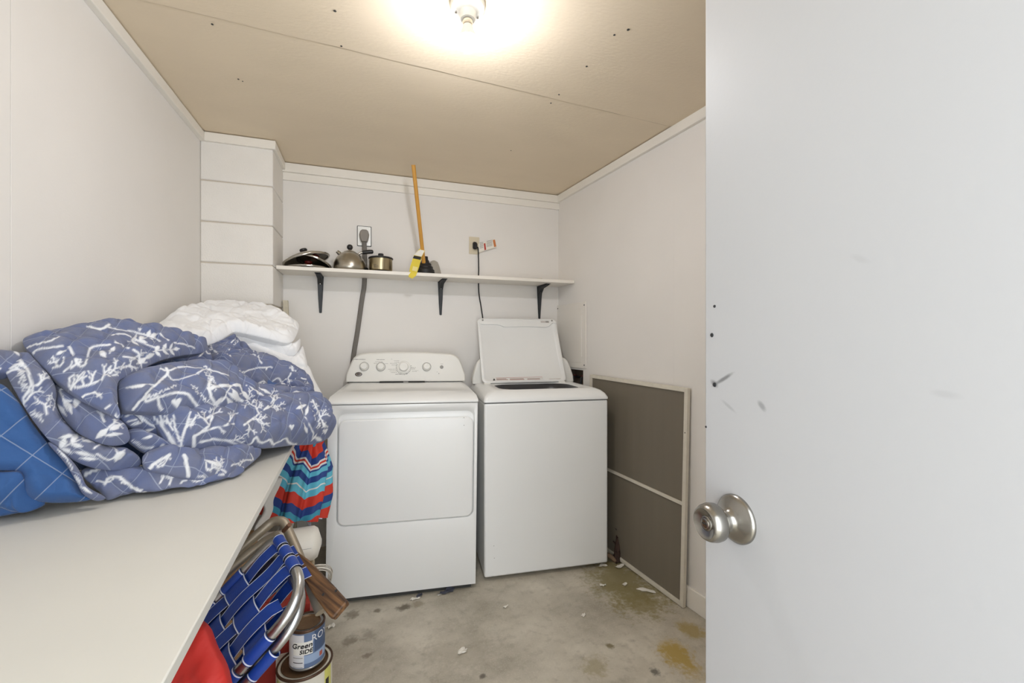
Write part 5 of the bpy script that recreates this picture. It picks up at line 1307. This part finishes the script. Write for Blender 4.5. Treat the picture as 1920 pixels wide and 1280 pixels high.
# ---------------------------------------------------------------- folded lawn chair
def cw(X, Y, Z): return c2w(X, Y, Z)
E2 = Vector((-0.66, -0.20, -0.72)).normalized()
Cc = Vector((-0.400, 0.84, -0.495)); P1c = Vector((-0.548, 0.995, -0.455))
e1c = (P1c - Cc); WID = e1c.length; E1 = (e1c - E2*e1c.dot(E2)).normalized(); skew = e1c.dot(E2)
NORM = E1.cross(E2).normalized()
if NORM.dot(-Cc) < 0: NORM = -NORM                        # towards the camera
LC = empty('lawn_chair', (0, 0, 0)); 
LEN = 0.60
def ch(a, b, o=0.0):
    """point on the chair panel: a metres from the near rail, b metres down its length, o metres proud"""
    q = Cc + e1c.normalized()*a + E2*b + NORM*o
    return c2w(*q)
base_pt = ch(WID/2, LEN, 0); LC.location = (base_pt.x, base_pt.y, 0)
tag(LC, 'folded aluminium lawn chair with blue webbing and wooden arms under the bench edge', 'lawn chair')
li = inv(LC)
def loc(pts): return [li @ Vector(p) for p in pts]
TR = 0.0105
def frame_path(o, b1=LEN, a0=0.0, b0=0.0):
    return corner([ch(a0, b1, o), ch(a0, b0, o), ch(WID-a0, b0, o), ch(WID-a0, b1, o)], (0.085, 0.03), 10)
MB().tube(loc(frame_path(0)), TR, 16).build('back_frame', M_alu, LC, smooth=60)
MB().tube(loc(frame_path(-0.034, LEN-0.05, 0.004, 0.03)), TR, 16).build('seat_frame', M_alu, LC, smooth=60)
def web_material():
    m = bpy.data.materials.new('blue_webbing'); m.use_nodes = True
    nt = m.node_tree; N = nt.nodes; L = nt.links; b = N['Principled BSDF']; b.inputs['Roughness'].default_value = 0.45
    a = N.new('ShaderNodeAttribute'); a.attribute_name = 'across'
    r = N.new('ShaderNodeValToRGB'); r.color_ramp.interpolation = 'CONSTANT'
    e = r.color_ramp.elements; e[0].position = 0; e[0].color = lin((22, 58, 140)); e[1].position = 0.86; e[1].color = lin((206, 212, 224))
    x = e.new(0.95); x.color = lin((16, 44, 110))
    L.new(a.outputs['Fac'], r.inputs[0]); L.new(r.outputs[0], b.inputs['Base Color'])
    tc = N.new('ShaderNodeTexCoord'); no = N.new('ShaderNodeTexNoise'); no.inputs['Scale'].default_value = 300
    L.new(tc.outputs['Object'], no.inputs[0])
    bp = N.new('ShaderNodeBump'); bp.inputs['Strength'].default_value = 0.3; bp.inputs['Distance'].default_value = 0.001; L.new(no.outputs['Fac'], bp.inputs['Height']); L.new(bp.outputs[0], b.inputs['Normal'])
    return m
M_web = web_material()
ACR = [-1, -0.95, -0.86, -0.5, 0, 0.5, 0.86, 0.95, 1]
def web(path_fn, n, wdir, width, wraps, name='web'):
    """strip along path_fn(t) with its width along wdir; wraps = list of (centre, tube radius, axis) sleeves"""
    mb = MB(); val = []
    rows = []
    acr = [-1, -0.951, -0.949, -0.861, -0.859, 0, 0.859, 0.861, 0.949, 0.951, 1]
    for i in range(n+1):
        p = path_fn(i/n); rows.append([li @ (p + wdir*(width/2*a)) for a in acr]); val += [abs(a) for a in acr]
    mb.loft(rows, False, False, closed=False)
    for c, r in wraps:
        seg = 20
        u = wdir.cross(Vector((0.3, 0.2, 0.9))).normalized(); v = wdir.cross(u)
        rr2 = [[li @ (c + wdir*(width/2*a) + (u*math.cos(2*math.pi*k/seg) + v*math.sin(2*math.pi*k/seg))*(r+0.0018)) for k in range(seg)] for a in acr]
        for a in acr: val += [abs(a)]*seg
        mb.loft(rr2, False, False)
    o = mb.build(name, M_web, LC, smooth=60)
    at2 = o.data.attributes.new('across', 'FLOAT', 'POINT'); at2.data.foreach_set('value', val)
    return o
E1w = (ch(1, 0) - ch(0, 0)).normalized(); E2w = (ch(0, 1) - ch(0, 0)).normalized(); NW = (ch(0, 0, 1) - ch(0, 0, 0)).normalized()
LWs = [0.052, 0.098, 0.143, 0.188]; LWw = 0.038
CWs = [0.125 + 0.078*k for k in range(7)]; CWw = 0.059
for layer, o0 in ((0, 0.0), (1, -0.036)):
    for i, a in enumerate(LWs):                          # lengthwise webs, sleeved on the head rail
        def fn(t, a=a, i=i):
            b = (0.062 if i == 0 else 0.0) + t*(LEN-0.09 if layer == 0 else LEN-0.16)
            return ch(a, b, o0 + 0.0085*min(1, t*30) - 0.0085*0 + 0.0035*math.cos(math.pi*((b-CWs[0])/0.078) + math.pi*i) - 0.006)
        web(fn, 60, E1w, LWw, [(ch(a, 0.0 if layer == 0 else 0.03, o0), TR)] if i else [])
    for j, b in enumerate(CWs):
        if layer and j > 5: continue
        bb = b + (0.028 if layer else 0)
        def fn(t, b=bb, j=j):
            a = t*WID
            k = (a-LWs[0])/(LWs[1]-LWs[0])
            return ch(a, b, o0 - 0.0035*math.cos(math.pi*k + math.pi*j) + 0.0025 - 0.0)
        web(fn, 30, E2w, CWw, [(ch(0, bb, o0), TR), (ch(WID, bb, o0), TR)])
# arm / leg tube with the wooden arm on it
A = [at(*p) for p in ((601,1148,.965),(556,1030,1.065),(532,976,1.10),(512,976,1.10),(450,1030,1.05),(330,1160,.97))]
fl = Vector((-0.56, 1.12, 0.012))
MB().tube(loc(corner(A + [fl], 0.05, 8)), 0.0115, 16).build('leg_tube', M_alud, LC, smooth=60)
B2 = [at(*p) for p in ((520,1003,1.03),(500,1012,1.03),(448,1052,1.0),(340,1150,.95))]
MB().tube(loc(corner(B2 + [Vector((-0.48, 0.98, 0.012))], 0.05, 8)), 0.0105, 16).build('leg_tube', M_alud, LC, smooth=60)
# wooden arm: a flat paddle board
w = [at(*p) for p in ((546,1044,1.03),(553,1030,1.035),(580,1050,1.01),(625,1096,.955),(652,1126,.93),(654,1131,.928),(627,1160,.905),(619,1157,.908),(592,1120,.945),(560,1070,1.0))]
wn = (w[4]-w[0]).cross(w[6]-w[0]).normalized()
if wn.dot(Vector((0,0,CAMH)) - w[0]) < 0: wn = -wn
ctr = sum(w, Vector())/len(w)
w = [p - wn*(p-ctr).dot(wn) for p in w]
def wood_material():
    m = bpy.data.materials.new('weathered_wood'); m.use_nodes = True
    nt = m.node_tree; N = nt.nodes; L = nt.links; b = N['Principled BSDF']; b.inputs['Roughness'].default_value = 0.6
    tc = N.new('ShaderNodeTexCoord'); mp = N.new('ShaderNodeMapping')
    dirw = li.to_3x3() @ (w[5]-w[0]).normalized()
    mp.inputs['Rotation'].default_value = dirw.to_track_quat('X', 'Z').inverted().to_euler()
    mp.inputs['Scale'].default_value = (1, 1, 1)
    L.new(tc.outputs['Object'], mp.inputs[0])
    mp2 = N.new('ShaderNodeMapping'); mp2.inputs['Scale'].default_value = (0.7, 9, 9); L.new(mp.outputs[0], mp2.inputs[0])
    no = N.new('ShaderNodeTexNoise'); no.inputs['Scale'].default_value = 14; no.inputs['Detail'].default_value = 5; L.new(mp2.outputs[0], no.inputs[0])
    r = N.new('ShaderNodeValToRGB'); e = r.color_ramp.elements
    e[0].position = .35; e[0].color = lin((58, 38, 24)); e[1].position = .68; e[1].color = lin((124, 88, 54))
    L.new(no.outputs['Fac'], r.inputs[0]); L.new(r.outputs[0], b.inputs['Base Color'])
    return m
arm = MB().loft([loc([p + wn*0.006 for p in w]), loc([p - wn*0.011 for p in w])]).build('wooden_arm', wood_material(), LC, bevel=0.003)
for px, py in ((630, 1107), (606, 1114)):
    p = hit(px, py, ctr + wn*0.006, wn)
    MB().lathe([(0.0032, 0), (0.003, 0.0006), (0, 0.0003)], 10, li @ Matrix.Translation(p) @ wn.to_track_quat('Z', 'Y').to_matrix().to_4x4()).build('screw_hole', M_ink, arm)
bolt = at(532, 995, 1.045)
MB().tube(loc([bolt, bolt + (at(543, 983, 1.02)-bolt)]), 0.005, 10).build('bolt', mat('rust', (98, 66, 46), 0.7, 0.3), LC)

# ================================================================ LITTER ON THE FLOOR
M_scrap = mat('scrap_paper', (226, 222, 212), 0.85)
def scrap(px, py, w, h, rot, label, seed, curl=0.006, m=M_scrap, z=0.0012, name='paper_scrap'):
    w *= 1.35; h *= 1.35; g = on_z(px, py, 0); rgs = random.Random(seed); n = 13
    rim = []; 
    for k in range(n):
        a = 2*math.pi*k/n; r = rgs.uniform(0.6, 1.15)
        rim.append((math.cos(a)*w/2*r, math.sin(a)*h/2*r))
    vs_ = [(0, 0, 0.002)] + [(x*.5, y*.5, 0.001 + rgs.uniform(0, curl)*.5) for x, y in rim] + [(x, y, rgs.uniform(0, curl)) for x, y in rim]
    fs_ = [(0, 1+k, 1+(k+1) % n) for k in range(n)] + [(1+k, 1+n+k, 1+n+(k+1) % n, 1+(k+1) % n) for k in range(n)]
    N = len(vs_); vs2 = [(x, y, zz + 0.0008) for x, y, zz in vs_]
    mb = MB().add(vs_, [f[::-1] for f in fs_]).add(vs2, fs_)
    for k in range(n):
        a, b = 1+n+k, 1+n+(k+1) % n
        mb.f.append((a, b, b+N, a+N)); mb.mi.append(0)
    o = mb.build(name, m, smooth=0); o.location = (g.x, g.y, z); o.rotation_euler = (0, 0, rot)
    return tag(o, label, 'scrap', 'scraps of paper on the floor')
scrap(867, 1221, 0.034, 0.026, 0.6, 'torn white paper scrap alone on the open floor in the foreground', 1)
scrap(948, 1138, 0.022, 0.012, 0.3, 'small white paper scrap in front of the gap between the machines', 2)
scrap(1130, 1061, 0.042, 0.022, 0.0, 'crumpled white scrap under the front edge of the washing machine', 3)
scrap(1163, 1063, 0.052, 0.030, 0.2, 'crumpled white scrap at the foot of the dried brown plant', 4, 0.014)
scrap(1130, 1098, 0.028, 0.012, -0.2, 'thin white scrap left of centre in the olive stain', 5)
scrap(1171, 1096, 0.022, 0.018, 0.5, 'tiny white scrap right of centre in the olive stain', 6)
scrap(1212, 1108, 0.085, 0.026, -0.75, 'long ragged white paper shred beside the insect screen', 7, 0.008)
scrap(1094, 1154, 0.022, 0.014, 0.4, 'small white scrap on bare concrete below the olive stain', 8)
scrap(620, 1176, 0.028, 0.026, 0.4, 'crumpled white scrap beside the paint cans', 9, 0.014)
scrap(778, 1123, 0.038, 0.016, 0.3, 'white paper strip sticking out under the middle of the dryer', 10)
scrap(824, 1116, 0.018, 0.010, 0.1, 'tiny white scrap under the right half of the dryer', 11)
M_lint = mat('blue_lint', (74, 76, 88), 0.95)
scrap(838, 1110, 0.075, 0.026, 0.2, 'wad of dark blue lint under the right half of the dryer', 12, 0.016, M_lint, name='lint_wad')
scrap(786, 1119, 0.03, 0.02, 0.2, 'small wad of dark lint behind the paper strip under the dryer', 13, 0.012, M_lint, name='lint_wad')
# shrivelled dark plant scrap standing by the screen
g = on_z(1163, 1052, 0)
DP = empty('dried_plant', (g.x-0.02, g.y, 0)); DP.scale = (1.35, 1.35, 1.35); tag(DP, 'shrivelled dark brown dried plant leaning on the insect screen', 'dried plant')
M_dry = mat('dried_leaf', (62, 43, 34), 0.8, var=0.25, vscale=60); M_dry2 = mat('dried_stalk', (120, 98, 76), 0.8, var=0.2, vscale=60)
rgd = random.Random(4)
stem = crom([(0.0, 0, 0.002), (0.006, 0.008, 0.04), (0.02, 0.02, 0.085), (0.022, 0.03, 0.118)], 6)
MB().tube(stem, [0.015 - 0.0003*k for k in range(len(stem))], 10).build('stem', M_dry, DP)
for k in range(26):
    t = rgd.random(); p = stem[int(t*(len(stem)-1))]; a = rgd.uniform(0, 6.28); r = 0.017
    d = Vector((math.cos(a), math.sin(a), rgd.uniform(-.2, .9))).normalized(); s_ = d.cross(Vector((0, 0, 1))).normalized()*0.006
    tip = p + d*rgd.uniform(0.018, 0.030)
    tip.z = max(tip.z, 0.003)
    MB().add([p - s_, p + s_, tip + s_*.4 + Vector((0, 0, .004)), tip - s_*.4, p + Vector((0, 0, .005))], [(0, 1, 2, 3), (0, 4, 1), (1, 4, 2), (4, 3, 2), (0, 3, 4)]).build('leaf', M_dry, DP, smooth=0)
MB().tube(crom([(-0.045, 0.035, 0.028), (-0.028, 0.018, 0.024), (-0.008, -0.002, 0.006)], 5), [0.006]*5 + [0.009]*6, 9).build('stalk', M_dry2, DP)
